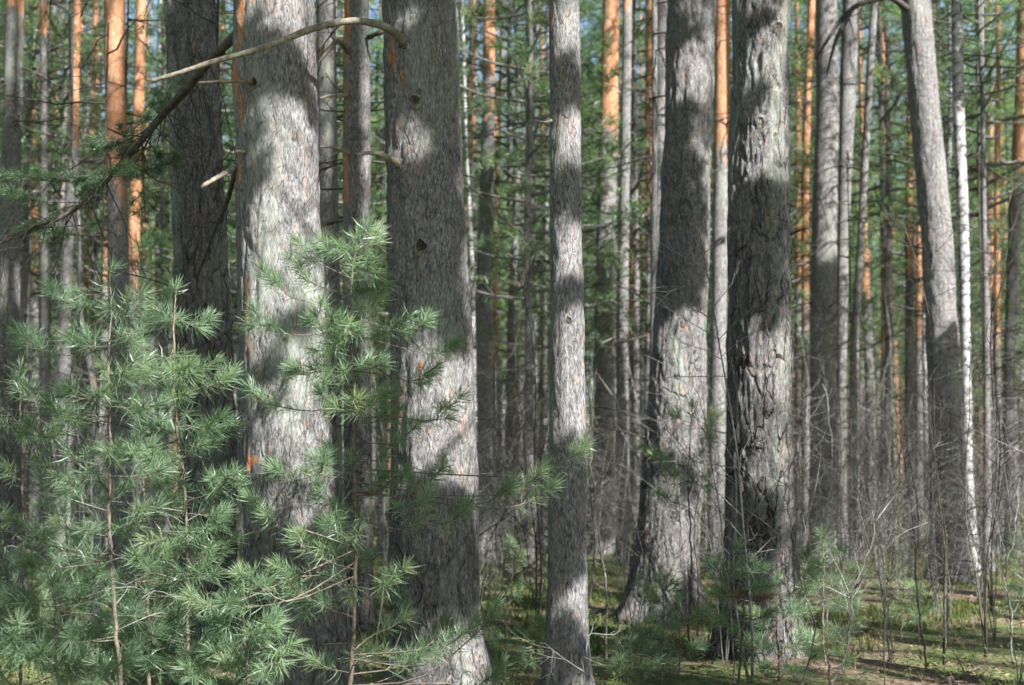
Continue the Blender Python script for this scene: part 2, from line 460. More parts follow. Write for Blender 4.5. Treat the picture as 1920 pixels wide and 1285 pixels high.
def crown_into(mb, rng, H, R, nb, per=9, K=13, L=.19, w=.018, shape='pine', base=(0, 0, 0), tilt=(0, 0), tr=.05, pad=.75, windows=None, worldpos=None):
    base = np.asarray(base, float)
    C, D, TT = [], [], []
    for i in range(nb):
        u = (i + rng.random()) / nb
        z = H * u
        prof = (math.sin(math.pi * min(1, (.18 + .82 * u)) ** .8) ** .6 if shape == 'pine' else (1 - u) ** .75 + .06)
        l = R * prof * rng.uniform(.55, 1.1)
        a = i * 2.39996 + rng.normal() * .35
        up = rng.uniform(.02, .4) if shape == 'pine' else rng.uniform(.05, .45)
        o = base + np.array([tilt[0] * z, tilt[1] * z, z])
        d = np.array([math.cos(a), math.sin(a), up])
        pa = smooth_path([o, o + d * l * .5 - [0, 0, .06 * l], o + d * l], 6)
        tube(mb, pa, np.linspace(.012 + .012 * l, .005, 6) * (.6 if windows is not None else 1), 4, 1)
        bt = np.clip(.5 + rng.normal() * .2, 0, 1)
        npad = max(1, int(round(l / pad * rng.uniform(.5, 1.0))))
        side = np.array([-math.sin(a), math.cos(a), 0])
        for q_ in range(npad):
            sp = 1.0 - .75 * q_ / max(npad, 1) * rng.uniform(.6, 1.1)
            pc = o + d * l * sp + side * rng.normal() * .22 * l * (1.1 - .6 * sp) + np.array([0, 0, .05])
            pr = pad * rng.uniform(.32, .62)
            if q_:
                j_ = max(0, int(sp * 4)); tube(mb, np.array([pa[j_], pc]), [.008, .004], 3, 1)
            nt = max(4, int(per * (pr / .3) ** 1.6))
            off = rng.normal(size=(nt, 3)) * [pr * .62, pr * .62, pr * .26]
            C.append(pc + off); D.append(off * 1.2 / pr + np.array([0, 0, .55]) + d * .4); TT.append(np.clip(bt + rng.normal(size=nt) * .12, 0, 1))
    C, D, TT = np.concatenate(C), np.concatenate(D), np.concatenate(TT)
    if windows is not None:
        Cw = C + worldpos; keep = np.ones(len(C), bool)
        for (wp, wr) in windows:
            v = Cw - wp; t_ = v @ SUN; dd = np.linalg.norm(v - t_[:, None] * SUN, axis=1)
            keep &= ~((t_ > 0) & (dd < wr + .10))
        C, D, TT = C[keep], D[keep], TT[keep]
    tufts(mb, C, D, K, L, w, rng, 0, TT)

def crown_variant(seed, H, R, nb, **kw):
    rng = np.random.default_rng(seed); mb = MB()
    tube(mb, np.array([[0, 0, -.3], [0, 0, H * .5], [.05, .05, H]]), [kw.get('tr', .07), kw.get('tr', .07) * .65, .012], 6, 1)
    crown_into(mb, rng, H, R, nb, **kw)
    return mb.mesh('crown', [CROWN, BARK], False)

PINE_CROWNS = [crown_variant(100 + k, 12.5, 2.4, 62) for k in range(6)]
YOUNG_CROWNS = [crown_variant(200 + k, 8.5, 1.6, 80, shape='cone', per=8, L=.17, w=.016, tr=.045, pad=.55) for k in range(5)]

def twig_tree(mb, rng, p, d, l, r, depth, mat=0, sides=4, spread=.7, up=.15, n=3):
    """recursive leafless branching"""
    k = 5 if depth > 0 else 4
    pts = [p]; dd = unit(d)
    for i in range(k - 1):
        dd = unit(dd + rng.normal(size=3) * .16 + np.array([0, 0, up * .25]))
        pts.append(pts[-1] + dd * l / (k - 1))
    pts = np.array(pts)
    tube(mb, pts, np.linspace(r, r * .5 if depth else r * .35, k), sides, mat)
    if depth <= 0: return
    for i in range(n):
        u = rng.uniform(.3, 1.0); j = min(int(u * (k - 1)), k - 2); f = u * (k - 1) - j
        q = pts[j] * (1 - f) + pts[j + 1] * f
        s = rng.normal(size=3); s -= s.dot(dd) * dd; s = unit(s)
        nd = unit(unit(pts[j + 1] - pts[j]) + s * spread * rng.uniform(.6, 1.3))
        twig_tree(mb, rng, q, nd, l * rng.uniform(.4, .7), r * .5, depth - 1, mat, 3, spread, up, n)

def shrub_mesh(seed, h=2.0, stems=2, mat=None, spread=.12, r=.0056, n=8, depth=2):
    rng = np.random.default_rng(seed); mb = MB()
    for s in range(stems):
        a = rng.uniform(0, 6.283); o = np.array([math.cos(a), math.sin(a), 0]) * .004 * s
        d = np.array([math.cos(a) * spread, math.sin(a) * spread, 1])
        hh = h * rng.uniform(.65, 1.1)
        pts = [o + [0, 0, -.08]]; dd = unit(d); K = 9
        for i in range(K):
            dd = unit(dd + rng.normal(size=3) * .09 + np.array([0, 0, .06])); pts.append(pts[-1] + dd * hh / K)
        pts = np.array(pts); tube(mb, pts, np.linspace(r, r * .25, K + 1), 5)
        for i in range(int(n * hh * 1.6)):
            u = rng.uniform(.22, .98); j = min(int(u * K), K - 1)
            a2 = rng.uniform(0, 6.283)
            nd = np.array([math.cos(a2), math.sin(a2), rng.uniform(.1, 1.0)])
            twig_tree(mb, rng, pts[j] + (pts[j + 1] - pts[j]) * (u * K - j), nd, hh * rng.uniform(.14, .34) * (1.15 - .6 * u), r * .42 * (1.1 - .5 * u), depth - 1, 0, 3)
    return mb.mesh('twigs', [mat or GREYTWIG])

def dead_twig_mesh(seed, H=5.0, n=16, l=(.5, 1.6), mat=None, droop=-.1):
    """dry lower branches round a trunk over a height of H (origin on the trunk axis)"""
    rng = np.random.default_rng(seed); mb = MB()
    tube(mb, np.array([[0, 0, z] for z in np.linspace(0, H, 40)]), .012, 4)
    for i in range(n):
        a = rng.uniform(0, 6.283); z = rng.uniform(0, H)
        d = np.array([math.cos(a), math.sin(a), rng.uniform(-.35, .35)])
        twig_tree(mb, rng, np.array([0, 0, z]), d, rng.uniform(*l), rng.uniform(.008, .016), 2, 0, 4, .8, droop, 3)
    return mb.mesh('dead_branchwork', [mat or DARKWOOD])

DEAD_TWIGS = [dead_twig_mesh(300 + k) for k in range(5)]

# ------------------------------------------------------------------ trunks
def trunk(t, root, prof, H, orange_z, detail, species='pine', furrow_shade=0.0, flare=.35, patches=(), seed=0, knots=()):
    """prof: list of (z, x, y, r) in world; extended up to height H. returns centre function"""
    rng = np.random.default_rng(seed)
    prof = sorted(prof, key=lambda p: p[0])
    z = np.array([p[0] for p in prof]); X = np.array([p[1] for p in prof]); Yv = np.array([p[2] for p in prof]); R = np.array([p[3] for p in prof])
    z0 = root[2] - .12
    # extrapolate to the ground and to the top
    k = min(2, len(z) - 1)
    sx = np.clip((X[-1] - X[-1 - k]) / max(z[-1] - z[-1 - k], .2), -.12, .12)
    xt = X[-1] + sx * .6 * (H - z[-1]); zt = H
    zz = np.concatenate([[z0], z, [z[-1] + (H - z[-1]) * .5, H]]) if z[0] > z0 + .05 else np.concatenate([z, [z[-1] + (H - z[-1]) * .5, H]])
    pre = [True] if z[0] > z0 + .05 else []
    XX = np.concatenate([[root[0]] if pre else [], X, [X[-1] * .5 + xt * .5, xt]])
    YY = np.concatenate([[root[1]] if pre else [], Yv, [Yv[-1], Yv[-1]]])
    RR = np.concatenate([[R[0] * 1.06] if pre else [], R, [R[-1] * .68, .03]])
    ztop_vis = z[-1] + .4
    fine = np.arange(z0, min(ztop_vis, H), detail[1])
    zs = np.concatenate([fine, np.linspace(fine[-1] + .3, H, 12)])
    sm = lambda A: np.convolve(np.pad(np.interp(zs, zz, A), 4, 'edge'), np.ones(9) / 9, 'valid')
    cx, cy, cr = sm(XX) - root[0], sm(YY) - root[1], sm(RR)
    cr[-3:] = np.interp(zs[-3:], zz, RR)
    n = detail[0]; th = np.arange(n) / n * 2 * np.pi
    hgt = np.clip(zs - root[2], 0, None)
    fl = 1 + flare * np.exp(-hgt / .22)
    lob = 1 + (.10 * np.exp(-hgt / .35))[:, None] * np.cos(th * 4 + seed)[None] + (.05 * np.exp(-hgt / .5))[:, None] * np.cos(th * 7 + seed * 2)[None]
    rad = cr[:, None] * fl[:, None] * lob
    c, s = np.cos(th)[None], np.sin(th)[None]
    Pn = np.stack([rad * c + cx[:, None], rad * s + cy[:, None], np.repeat(zs[:, None] - root[2], n, 1)], -1)
    off = seed * 13.7
    N1 = fbm(Pn * np.array([7, 7, 2.0]) + off, 3) - .5
    amp = np.minimum(.022, cr * .085)[:, None] * (1 + furrow_shade)
    rad = rad + N1 * amp * 1.6
    if n >= 90:
        N2 = fbm(Pn * np.array([34, 34, 9]) + off, 3) - .5
        rad = rad + N2 * (.013 + .016 * furrow_shade)
        rid = 1 - np.abs(2 * fbm(Pn * np.array([15, 15, 3.2]) + off + 5, 2) - 1)
        rad = rad - np.clip(rid - .86, 0, 1) * (.03 + .17 * furrow_shade)
    for (kz, kth, ksz) in knots:
        dz = (zs - kz)[:, None]; da = (np.angle(np.exp(1j * (th - kth))))[None] * cr[:, None]
        q = (dz ** 2 + da ** 2) / ksz ** 2
        rad = rad + ksz * .55 * np.exp(-q) - ksz * .75 * np.exp(-q * 7)
    Pn = np.stack([rad * c + cx[:, None], rad * s + cy[:, None], np.repeat(zs[:, None] - root[2], n, 1)], -1)
    zr = zs - root[2]
    nz = fbm(Pn * np.array([3, 3, 1.2]) + off + 9, 2) - .5
    tin = np.clip((zr[:, None] - orange_z + nz * 2.6 + .3) / 2.3, 0, 1) * .98 if orange_z < 90 else np.zeros_like(rad)
    for (pz, pth, h, wd, val) in patches:
        q = ((zr + root[2] - pz)[:, None] / h) ** 2 + (np.angle(np.exp(1j * (th - pth)))[None] / wd) ** 2
        tin = np.maximum(tin, val * np.exp(-q))
    if furrow_shade: tin = np.where(tin < .12, -furrow_shade * np.clip(1.2 - zr / (5.5 if furrow_shade > .5 else 2.6), .2, 1)[:, None], tin)
    mb = MB()
    m = len(zs)
    i = np.arange(m - 1)[:, None] * n; j = np.arange(n)[None]; j2 = (j + 1) % n
    f = np.stack([i + j, i + j2, i + n + j2, i + n + j], -1).reshape(-1, 4)
    mb.add(Pn.reshape(-1, 3), f, 0, tin.ravel())
    o = link('trunk', mb.mesh('trunk', [BARK if species == 'pine' else BIRCH]), t)
    fn = lambda h: np.array([np.interp(h, zr, cx), np.interp(h, zr, cy), h])
    return o, fn, lambda h: np.interp(h, zr, cr)

CROWN_I = [0]
def tree(label, Y, edges, base_y=None, H=19.0, orange_py=None, crown_z=12.5, crown='pine', species='pine', group=None, detail=(28, .12), dead=(2.5, 1), furrow_shade=0.0, flare=.35, patches=(), knots=(), seed=None, cat='tree', name=None, cs=1.0, Yb=0):
    """edges: (py, left x, right x) rows measured on the photo"""
    if species == 'pine' and H > 15: H += 4.5
    seed = seed if seed is not None else int(abs(edges[0][1]) * 7 + Y * 3) % 997
    prof = []
    for py, xl, xr in edges:
        p = at((xl + xr) / 2, py, Y); prof.append((p[2], p[0], p[1], max(.02, (xr - xl) / 2 / F * Y)))
    e = sorted(edges)[-1]
    x = prof[int(np.argmin([q[0] for q in prof]))][1]
    root = np.array([x, Y, float(gh(x, Y))])
    t = thing(name or ('birch_tree' if species == 'birch' else 'pine_tree'), root, label, cat, group)
    oz = (at(960, orange_py, Y)[2] - root[2]) if orange_py is not None else 99
    kn = [(at(960, ky, Y)[2], kth, ks) for ky, kth, ks in knots]
    pt = [(at(960, a, Y)[2], b, c_, d, v) for a, b, c_, d, v in patches]
    o, fn, rf = trunk(t, root, prof, H, oz, detail, species, furrow_shade, flare, pt, seed, kn)
    rng = np.random.default_rng(seed)
    if crown:
        lst = PINE_CROWNS if crown == 'pine' else YOUNG_CROWNS
        me = lst[CROWN_I[0] % len(lst)]; CROWN_I[0] += 1
        c = link('crown', me, t, fn(crown_z)); s = (H + .4 - crown_z) / (12.5 if crown == 'pine' else 8.5)
        c.scale = (cs * .75, cs * .75, s); c.rotation_euler = (0, 0, rng.uniform(0, 6.28))
    if dead:
        z0 = dead[0]
        for k in range(dead[1]):
            d = link('dead_branchwork', DEAD_TWIGS[(seed + k) % 5], t, fn(z0 + 4 * k)); d.rotation_euler = (0, 0, rng.uniform(0, 6.28))
    return t, root, fn, rf

def px_branch(t, root, name, pts, r, mat, sides=10, label=None, twigs=0, seed=0, sprays=0, n=None, tl=(.2, .5), twmat=None, rough=.12):
    """a branch through photo pixels (x, y, depth), child of tree t; r = radii at the ends"""
    rng = np.random.default_rng(seed)
    P = smooth_path([at(*p) for p in pts], n or 10 * len(pts)) - root
    k = len(P)
    R = np.interp(np.linspace(0, 1, k), np.linspace(0, 1, len(r)), r) * (1 + rough * (fbm(np.stack([np.arange(k) * .45, np.zeros(k) + seed, np.zeros(k)], -1), 2) - .5) * 2)
    mb = MB(); tube(mb, P, R, sides, 0)
    b = link(name, mb.mesh(name, [mat]), t)
    if label: b['label'] = label
    if twigs:
        tb = MB(); T = unit(np.gradient(P, axis=0))
        for i in range(twigs):
            j = rng.integers(int(k * .2), k); s = rng.normal(size=3); d = unit(T[j] * .5 + s * .7 + np.array([0, 0, -.35]))
            twig_tree(tb, rng, P[j], d, rng.uniform(*tl), min(R[j] * .35, .006), 2, 0, 3, .6, -.35, 3)
        link('twig', tb.mesh('twig', [twmat or DARKWOOD]), b)
    if sprays:
        nb = MB(); T = unit(np.gradient(P, axis=0))
        for i in range(sprays):
            j = rng.integers(int(k * .3), k); d = unit(T[j] * .4 + rng.normal(size=3) * [.8, .8, .35] + np.array([0, 0, .12])); l = rng.uniform(.3, .9)
            bough(nb, [P[j], P[j] + d * l * .5 + [0, 0, -.03], P[j] + d * l], .005, rng, 4, .09, .004, 420, .4, .2, .28)
        link('foliage', nb.mesh('foliage', [NEEDLE, DARKWOOD], False), b)
    return b, P

def stub(t, root, pts, r, mat=None, seed=0, label=None):
    return px_branch(t, root, 'branch_stub', pts, r, mat or DEADWOOD, 9, label, seed=seed, rough=.25)

#SECTION_TREES
PIc = math.pi
near = (128, .022)
midd = (64, .05)

# the two big grey pines left of centre
A, Ar, Af, _A_r = tree('thick pale grey pine left of centre, crossed near the top by a bare curved branch', 9.5,
    [(-40, 437, 587), (0, 437, 588), (120, 438, 592), (300, 439, 598), (430, 441, 604), (640, 444, 614), (860, 450, 626), (1060, 460, 640), (1285, 470, 662)],
    H=20, detail=near, furrow_shade=.4, dead=None, crown_z=13.5, seed=41,
    patches=[(50, 3.9, .26, .22, .85), (220, 3.85, .2, .14, .75), (150, 3.7, .3, .2, .7), (560, 4.0, .35, .10, .72), (640, 4.08, .3, .07, .7), (880, 3.9, .3, .16, .62), (5, 4.28, .10, .10, .9), (868, 3.98, .055, .10, 1.45), (862, 4.16, .03, .10, 1.4), (330, 3.8, .2, .15, .6)], knots=[(153, 3.75, .05), (287, 3.45, .03)])
B, Br, Bf, B_rf = tree('thick grey pine at centre-left with two round knot holes, bare branch growing from its top', 10.0,
    [(-40, 714, 857), (0, 715, 858), (150, 718, 864), (300, 722, 870), (430, 724, 876), (640, 730, 886), (860, 733, 893), (1060, 733, 895), (1200, 740, 903), (1285, 748, 912)],
    H=21, detail=near, furrow_shade=.4, dead=None, crown_z=13.5, seed=23,
    patches=[(10, 4.15, .22, .45, .70), (110, 3.95, .25, .32, .82), (160, 4.25, .10, .14, .66), (690, 4.5, .14, .3, .50), (740, 5.2, .12, .14, .52), (1000, 4.7, .16, .4, .50), (760, 3.95, .5, .3, .62), (360, 3.85, .4, .16, .6)],
    knots=[(185, 4.45, .035), (460, 4.62, .04), (70, 4.2, .05), (300, 3.65, .05)])
px_branch(B, Br, 'bare_branch', [(758, 80, 9.76), (735, 58, 9.55), (700, 44, 9.35), (655, 40, 9.2), (590, 53, 9.05), (540, 72, 8.98), (480, 94, 8.92), (400, 116, 8.9), (340, 136, 8.9), (285, 152, 8.9)],
    [.034, .03, .026, .024, .023, .022, .021, .018, .016, .013], DEADWOOD, 12, 'long smooth weathered branch arching across both big trunks', seed=5, rough=.10)
stub(B, Br, [(745, 308, 9.78), (722, 293, 9.6), (695, 287, 9.5), (672, 290, 9.45)], [.03, .02, .016, .013], seed=2)
stub(A, Ar, [(476, 160, 9.3), (462, 152, 9.2), (420, 153, 9.12), (372, 156, 9.1)], [.024, .016, .014, .010], STEM, 3)
stub(A, Ar, [(462, 287, 9.3), (452, 284, 9.22), (440, 284, 9.2)], [.016, .012, .009], seed=4)
stub(A, Ar, [(446, 312, 9.45), (420, 326, 9.3), (385, 346, 9.2), (378, 352, 9.2)], [.024, .018, .014, .007], seed=6)
px_branch(A, Ar, 'drooping_branch', [(462, 40, 9.75), (430, 78, 10.0), (390, 118, 10.3), (345, 172, 10.6), (300, 222, 10.8), (250, 282, 10.9), (205, 332, 11.0), (150, 386, 11.0), (80, 424, 11.0), (0, 456, 11.0), (-60, 470, 11.0)],
    [.03, .034, .036, .034, .03, .027, .024, .021, .017, .014, .01], DARKWOOD, 9, 'dark branch sloping down to the left edge with hanging dead twigs', twigs=46, seed=8, tl=(.25, .7), sprays=14)
px_branch(A, Ar, 'drooping_branch', [(450, 290, 9.8), (425, 380, 10.2), (400, 440, 10.5), (370, 520, 10.8)], [.02, .018, .014, .006], DARKWOOD, 8, twigs=10, seed=9)

def knot(t, root, fn, rf, px, py, Y, r, seed):
    rng = np.random.default_rng(seed); c = at(px, py, Y) - root
    ctr, rad = fn(c[2]), rf(c[2]); sx = np.clip((c[0] - ctr[0]) / rad, -.9, .9); th = -math.acos(sx)
    nrm = np.array([math.cos(th), math.sin(th), 0]); tx = np.array([-nrm[1], nrm[0], 0]); o = ctr + nrm * (rad + .002); o[2] = c[2]
    prof = [(1.75, -.35), (1.35, .10), (1.0, .34), (.75, .30), (.55, .02), (.30, -.15), (0.02, .02)]
    n = 18; v = []
    for i, (a, h) in enumerate(prof):
        for k in range(n):
            q = k / n * 6.283; w = 1 + .16 * math.sin(q * 3 + seed) + rng.normal() * .07
            v.append(o + (tx * math.cos(q) + np.array([0, 0, 1.2]) * math.sin(q)) * r * a * w + nrm * r * (h + rng.normal() * .05))
    f = [[i * n + k, i * n + (k + 1) % n, (i + 1) * n + (k + 1) % n, (i + 1) * n + k] for i in range(len(prof) - 1) for k in range(n)]
    f = np.array(f); mb = MB(); mb.add(v, f[:n * 2], 0, 0.0); mb.f.append((f[n * 2:].astype(np.int32), 1))
    link('knot', mb.mesh('knot', [BARK, KNOTW]), t)
KNOTW = wood('knot_heartwood', (.012, .009, .007), (.05, .035, .022), (.17, .11, .06), 60)
_B_r = B_rf
knot(B, Br, Bf, _B_r, 779, 188, 9.72, .030, 1); knot(B, Br, Bf, _B_r, 790, 461, 9.72, .036, 2)
knot(A, Ar, Af, _A_r, 478, 156, 9.25, .024, 3); knot(B, Br, Bf, _B_r, 757, 84, 9.75, .032, 4); knot(B, Br, Bf, _B_r, 746, 308, 9.75, .026, 5)

# furrowed pine behind, left, its shade put into the bark colour
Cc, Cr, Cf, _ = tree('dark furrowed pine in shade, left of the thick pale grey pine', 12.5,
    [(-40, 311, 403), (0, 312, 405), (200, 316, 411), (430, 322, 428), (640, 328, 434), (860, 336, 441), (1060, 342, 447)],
    H=20, detail=(110, .03), furrow_shade=1.0, dead=(1.2, 2), crown_z=13.5, seed=57)
tree('dark slim pine showing through the gap between the two thick grey pines', 17, [(-20, 592, 630), (300, 594, 634), (860, 600, 642)], H=19, detail=(40, .08), furrow_shade=.9, seed=3, dead=(2.2, 2), crown_z=13.5)
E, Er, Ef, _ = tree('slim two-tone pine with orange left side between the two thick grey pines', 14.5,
    [(-20, 645, 693), (300, 642, 695), (640, 644, 694), (1000, 646, 698)], H=19, detail=midd, furrow_shade=.7, seed=5, dead=(2.0, 2), crown_z=13.5,
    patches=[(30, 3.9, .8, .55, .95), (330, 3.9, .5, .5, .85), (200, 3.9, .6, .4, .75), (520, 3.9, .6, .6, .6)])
stub(E, Er, [(655, 100, 14.4), (635, 78, 14.2), (612, 100, 14.1), (596, 118, 14.0)], [.03, .026, .02, .012], STEM, 12)
stub(E, Er, [(650, 180, 14.4), (630, 178, 14.2), (600, 184, 14.1)], [.02, .016, .01], seed=13)
stub(E, Er, [(690, 70, 14.4), (712, 62, 14.3), (735, 55, 14.3)], [.03, .025, .02], DARKWOOD, 14)
stub(E, Er, [(655, 290, 14.4), (630, 278, 14.2), (600, 275, 14.1)], [.022, .018, .01], seed=15)

# right of the gap
Ft, Fr, Ff, F_rf = tree('slender straight grey pine right of the central gap, foot at bottom edge', 9.9,
    [(-40, 1028, 1087), (0, 1028, 1088), (250, 1030, 1090), (430, 1031, 1092), (640, 1031, 1096), (860, 1029, 1100), (1060, 1028, 1100), (1285, 1024, 1100)],
    H=17, detail=near, dead=None, crown_z=13.5, seed=12, flare=.25, patches=[(40, 3.8, .25, .25, .7), (130, 4.0, .15, .15, .62), (620, 3.8, .3, .3, .5)], knots=[(230, 3.6, .02), (600, 4.7, .02)], cs=.7)
stub(Ft, Fr, [(1034, 226, 9.8), (1024, 229, 9.75), (1012, 228, 9.72)], [.012, .008, .005], seed=21)
tree('straight pine glowing orange above and black below, behind the slender grey pine', 27,
    [(-20, 1130, 1161), (200, 1124, 1160), (430, 1118, 1155), (640, 1113, 1153), (860, 1111, 1154), (1000, 1110, 1156)], H=21, orange_py=335, detail=(48, .08), seed=44, dead=(3, 1), crown_z=13.5)
Ht, Hr, Hf, _ = tree('thick grey pine leaning slightly right, foot widening into pale cracked bark', 15.0,
    [(-40, 1249, 1344), (0, 1250, 1343), (200, 1246, 1337), (430, 1236, 1331), (640, 1222, 1324), (860, 1206, 1322), (1000, 1194, 1312), (1110, 1182, 1306)],
    H=21, detail=(128, .03), furrow_shade=.6, dead=None, crown_z=13.5, seed=31, flare=.4)
tree('thin dark dead-looking pine touching the left side of the leaning thick grey pine', 18, [(-20, 1222, 1233), (300, 1222, 1233), (640, 1218, 1231), (900, 1216, 1232)], H=15, detail=(24, .1), seed=7, dead=(1.5, 3), crown_z=8.5, cs=.6)
tree('dark pine half hidden behind the left edge of the leaning thick pine', 23, [(-20, 1231, 1252), (400, 1226, 1250), (860, 1218, 1246)], H=19, detail=(28, .1), seed=77, dead=(3, 1))
It, Ir, If, _ = tree('slim pine, orange at top and pale grey below, between two thick grey pines', 22.5,
    [(-20, 1341, 1369), (200, 1339, 1367), (430, 1336, 1365), (640, 1332, 1362), (860, 1328, 1360), (960, 1326, 1360)], H=20, orange_py=400, detail=(44, .07), seed=9, dead=(4, 1), crown_z=13.5)
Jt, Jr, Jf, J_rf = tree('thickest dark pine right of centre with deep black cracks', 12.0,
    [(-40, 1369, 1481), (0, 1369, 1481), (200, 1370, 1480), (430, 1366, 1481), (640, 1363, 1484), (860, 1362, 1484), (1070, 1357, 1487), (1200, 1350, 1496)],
    H=21, detail=(136, .024), furrow_shade=1.0, dead=None, crown_z=13.5, seed=63, flare=.25, patches=[(170, 4.0, .35, .6, .3)], knots=[(45, 5.2, .05), (228, 4.7, .06), (660, 5.0, .05)])
stub(Jt, Jr, [(1480, 440, 11.9), (1500, 432, 11.85), (1515, 428, 11.8)], [.016, .01, .004], DARKWOOD, 22)
Kt, Kr, Kf, _ = tree('grey pine lit above and black below, beside a narrow white-lit trunk', 24,
    [(-20, 1529, 1569), (200, 1530, 1574), (430, 1521, 1570), (640, 1519, 1568), (860, 1519, 1566), (1000, 1518, 1570)], H=20, detail=(64, .06), seed=17, dead=(3.5, 1), crown_z=13.5)
Lt, Lr, Lf, _ = tree('narrow pale sunlit pine touching the grey pine on its left', 25.5,
    [(-20, 1580, 1612), (200, 1573, 1604), (430, 1570, 1592), (640, 1568, 1588), (860, 1567, 1586), (980, 1567, 1588)], H=18, detail=(40, .07), seed=19, dead=(5, 1), crown_z=13.5)
Mt, Mr, Mf, _ = tree('thick grey pine at right leaning left as it rises, sunlit on its right side', 20,
    [(-40, 1684, 1742), (0, 1688, 1745), (200, 1705, 1762), (430, 1727, 1785), (640, 1737, 1797), (860, 1743, 1808), (1085, 1744, 1814)],
    H=20, detail=(96, .045), furrow_shade=.25, dead=None, crown_z=13.5, seed=29)
knot(Jt, Jr, Jf, J_rf, 1462, 46, 11.7, .040, 6); knot(Jt, Jr, Jf, J_rf, 1430, 228, 11.7, .045, 7); knot(Ft, Fr, Ff, F_rf, 1067, 600, 9.8, .014, 8)
px_branch(Mt, Mr, 'hooked_branch', [(1700, 16, 19.75), (1670, -4, 19.5), (1640, 0, 19.4), (1605, 12, 19.3), (1575, 40, 19.3), (1550, 78, 19.3), (1530, 112, 19.3)], [.05, .045, .04, .036, .03, .024, .012], DARKWOOD, 8, 'dark branch hooking down to the left', twigs=8, seed=31)
px_branch(Mt, Mr, 'hooked_branch', [(1600, 14, 19.3), (1583, 45, 19.25), (1570, 70, 19.2), (1560, 100, 19.2), (1550, 142, 19.2)], [.03, .035, .03, .022, .01], DARKWOOD, 7, seed=32)
tree('grey-white birch with dark scars standing right of the leaning pine', 20.6,
    [(-20, 1783, 1803), (200, 1786, 1808), (430, 1795, 1817), (640, 1801, 1819), (860, 1806, 1823), (1070, 1814, 1836)], species='birch', H=15, detail=(40, .06), seed=33, dead=(6, 1), crown=None, flare=.3)
tree('thin bright white birch between the leaning pine and the scarred birch', 26,
    [(-20, 1774, 1782), (60, 1777, 1785), (200, 1779, 1788), (330, 1771, 1782), (500, 1773, 1784), (900, 1775, 1790)], species='birch', H=13, detail=(24, .1), seed=34, dead=(5, 1), crown=None, flare=.2)
tree('pine cut off by the right edge, orange in the middle and grey below', 29,
    [(-20, 1908, 1934), (150, 1904, 1931), (330, 1895, 1924), (430, 1890, 1914), (640, 1883, 1904), (860, 1880, 1902)], H=20, orange_py=440, detail=(36, .1), seed=35, dead=(5, 1))

# left side
tree('pine at far left edge, bright orange upper trunk and dark grey foot', 18,
    [(-20, 10, 46), (150, 8, 42), (300, 3, 38), (430, 0, 38), (640, -5, 36), (860, -12, 38), (1050, -16, 42)], H=20, orange_py=215, detail=(56, .06), furrow_shade=.7, seed=36, dead=(5, 2))
tree('thin grey pine second from the left edge', 24, [(-20, 74, 87), (300, 75, 89), (640, 76, 95), (860, 76, 100)], H=17, orange_py=150, detail=(30, .1), seed=37, dead=(2, 2))
tree('slim pine leaning right as it rises, orange top and white-lit grey foot, at left', 26, [(-20, 139, 152), (200, 129, 148), (300, 128, 148), (430, 117, 138), (640, 108, 132), (860, 106, 134)], H=18, orange_py=330, detail=(36, .1), seed=38, dead=(5, 1))
tree('straight deep-orange pine left of the dark furrowed pine', 18.5, [(-20, 195, 234), (200, 197, 237), (430, 201, 240), (640, 205, 243), (860, 205, 246), (1000, 204, 248)], H=20, orange_py=480, detail=(56, .06), seed=39, dead=(3, 1))
tree('orange sunlit pine just right of the straight deep-orange pine', 27, [(-20, 257, 275), (200, 249, 270), (430, 240, 262), (640, 240, 259), (860, 240, 262)], H=19, orange_py=620, detail=(36, .1), seed=40, dead=(5, 1))
tree('pale birch stem a little apart from the dark furrowed pine, on its left', 31, [(-20, 296, 306), (430, 290, 304), (860, 288, 302)], species='birch', H=16, detail=(24, .12), seed=42, dead=(6, 1), crown=None)
tree('pale birch stem close against the left edge of the dark furrowed pine', 29, [(-20, 306, 316), (430, 304, 318), (860, 302, 318)], species='birch', H=15, detail=(24, .12), seed=43, dead=(6, 1), crown=None)
tree('slim reddish pine low between the two leftmost pines', 30, [(200, 58, 68), (430, 56, 72), (640, 54, 72), (860, 52, 74)], H=16, orange_py=640, detail=(24, .14), seed=45)
tree('thin dark crooked stem before the slim pine with orange top', 15, [(300, 133, 140), (430, 146, 153), (560, 145, 152), (640, 152, 163), (720, 170, 184), (860, 172, 186), (1000, 176, 190)], H=6.5, detail=(20, .06), seed=46, dead=(1.4, 1), crown=None, name='bare_tree')
tree('slim orange pine between the orange-topped pine and the deep-orange pine', 32, [(-20, 176, 186), (430, 158, 170), (860, 150, 166)], H=17, orange_py=700, detail=(24, .14), seed=47)

# central gap
tree('dark pine with an orange top standing in the central gap', 25, [(-20, 906, 929), (200, 904, 928), (430, 896, 925), (640, 890, 925), (860, 893, 923), (980, 892, 925)], H=18, orange_py=300, detail=(44, .08), seed=48, dead=(3.5, 2))
tree('thin white crooked birch against the right side of the centre-left thick pine', 24, [(-20, 862, 869), (100, 866, 873), (300, 872, 878), (380, 876, 884), (500, 880, 890), (860, 884, 896)], species='birch', H=12, detail=(22, .1), seed=49, dead=(5, 1), crown=None)
tree('thin white birch with dark marks in the middle of the central gap', 33, [(300, 998, 1004), (430, 998, 1006), (640, 997, 1006), (860, 996, 1008)], species='birch', H=13, detail=(22, .12), seed=50, dead=None, crown=None)
tree('blue-white birch tight beside the slender grey pine', 30, [(300, 1021, 1029), (430, 1018, 1028), (640, 1014, 1025), (860, 1012, 1026)], species='birch', H=13, detail=(22, .12), seed=51, dead=None, crown=None)
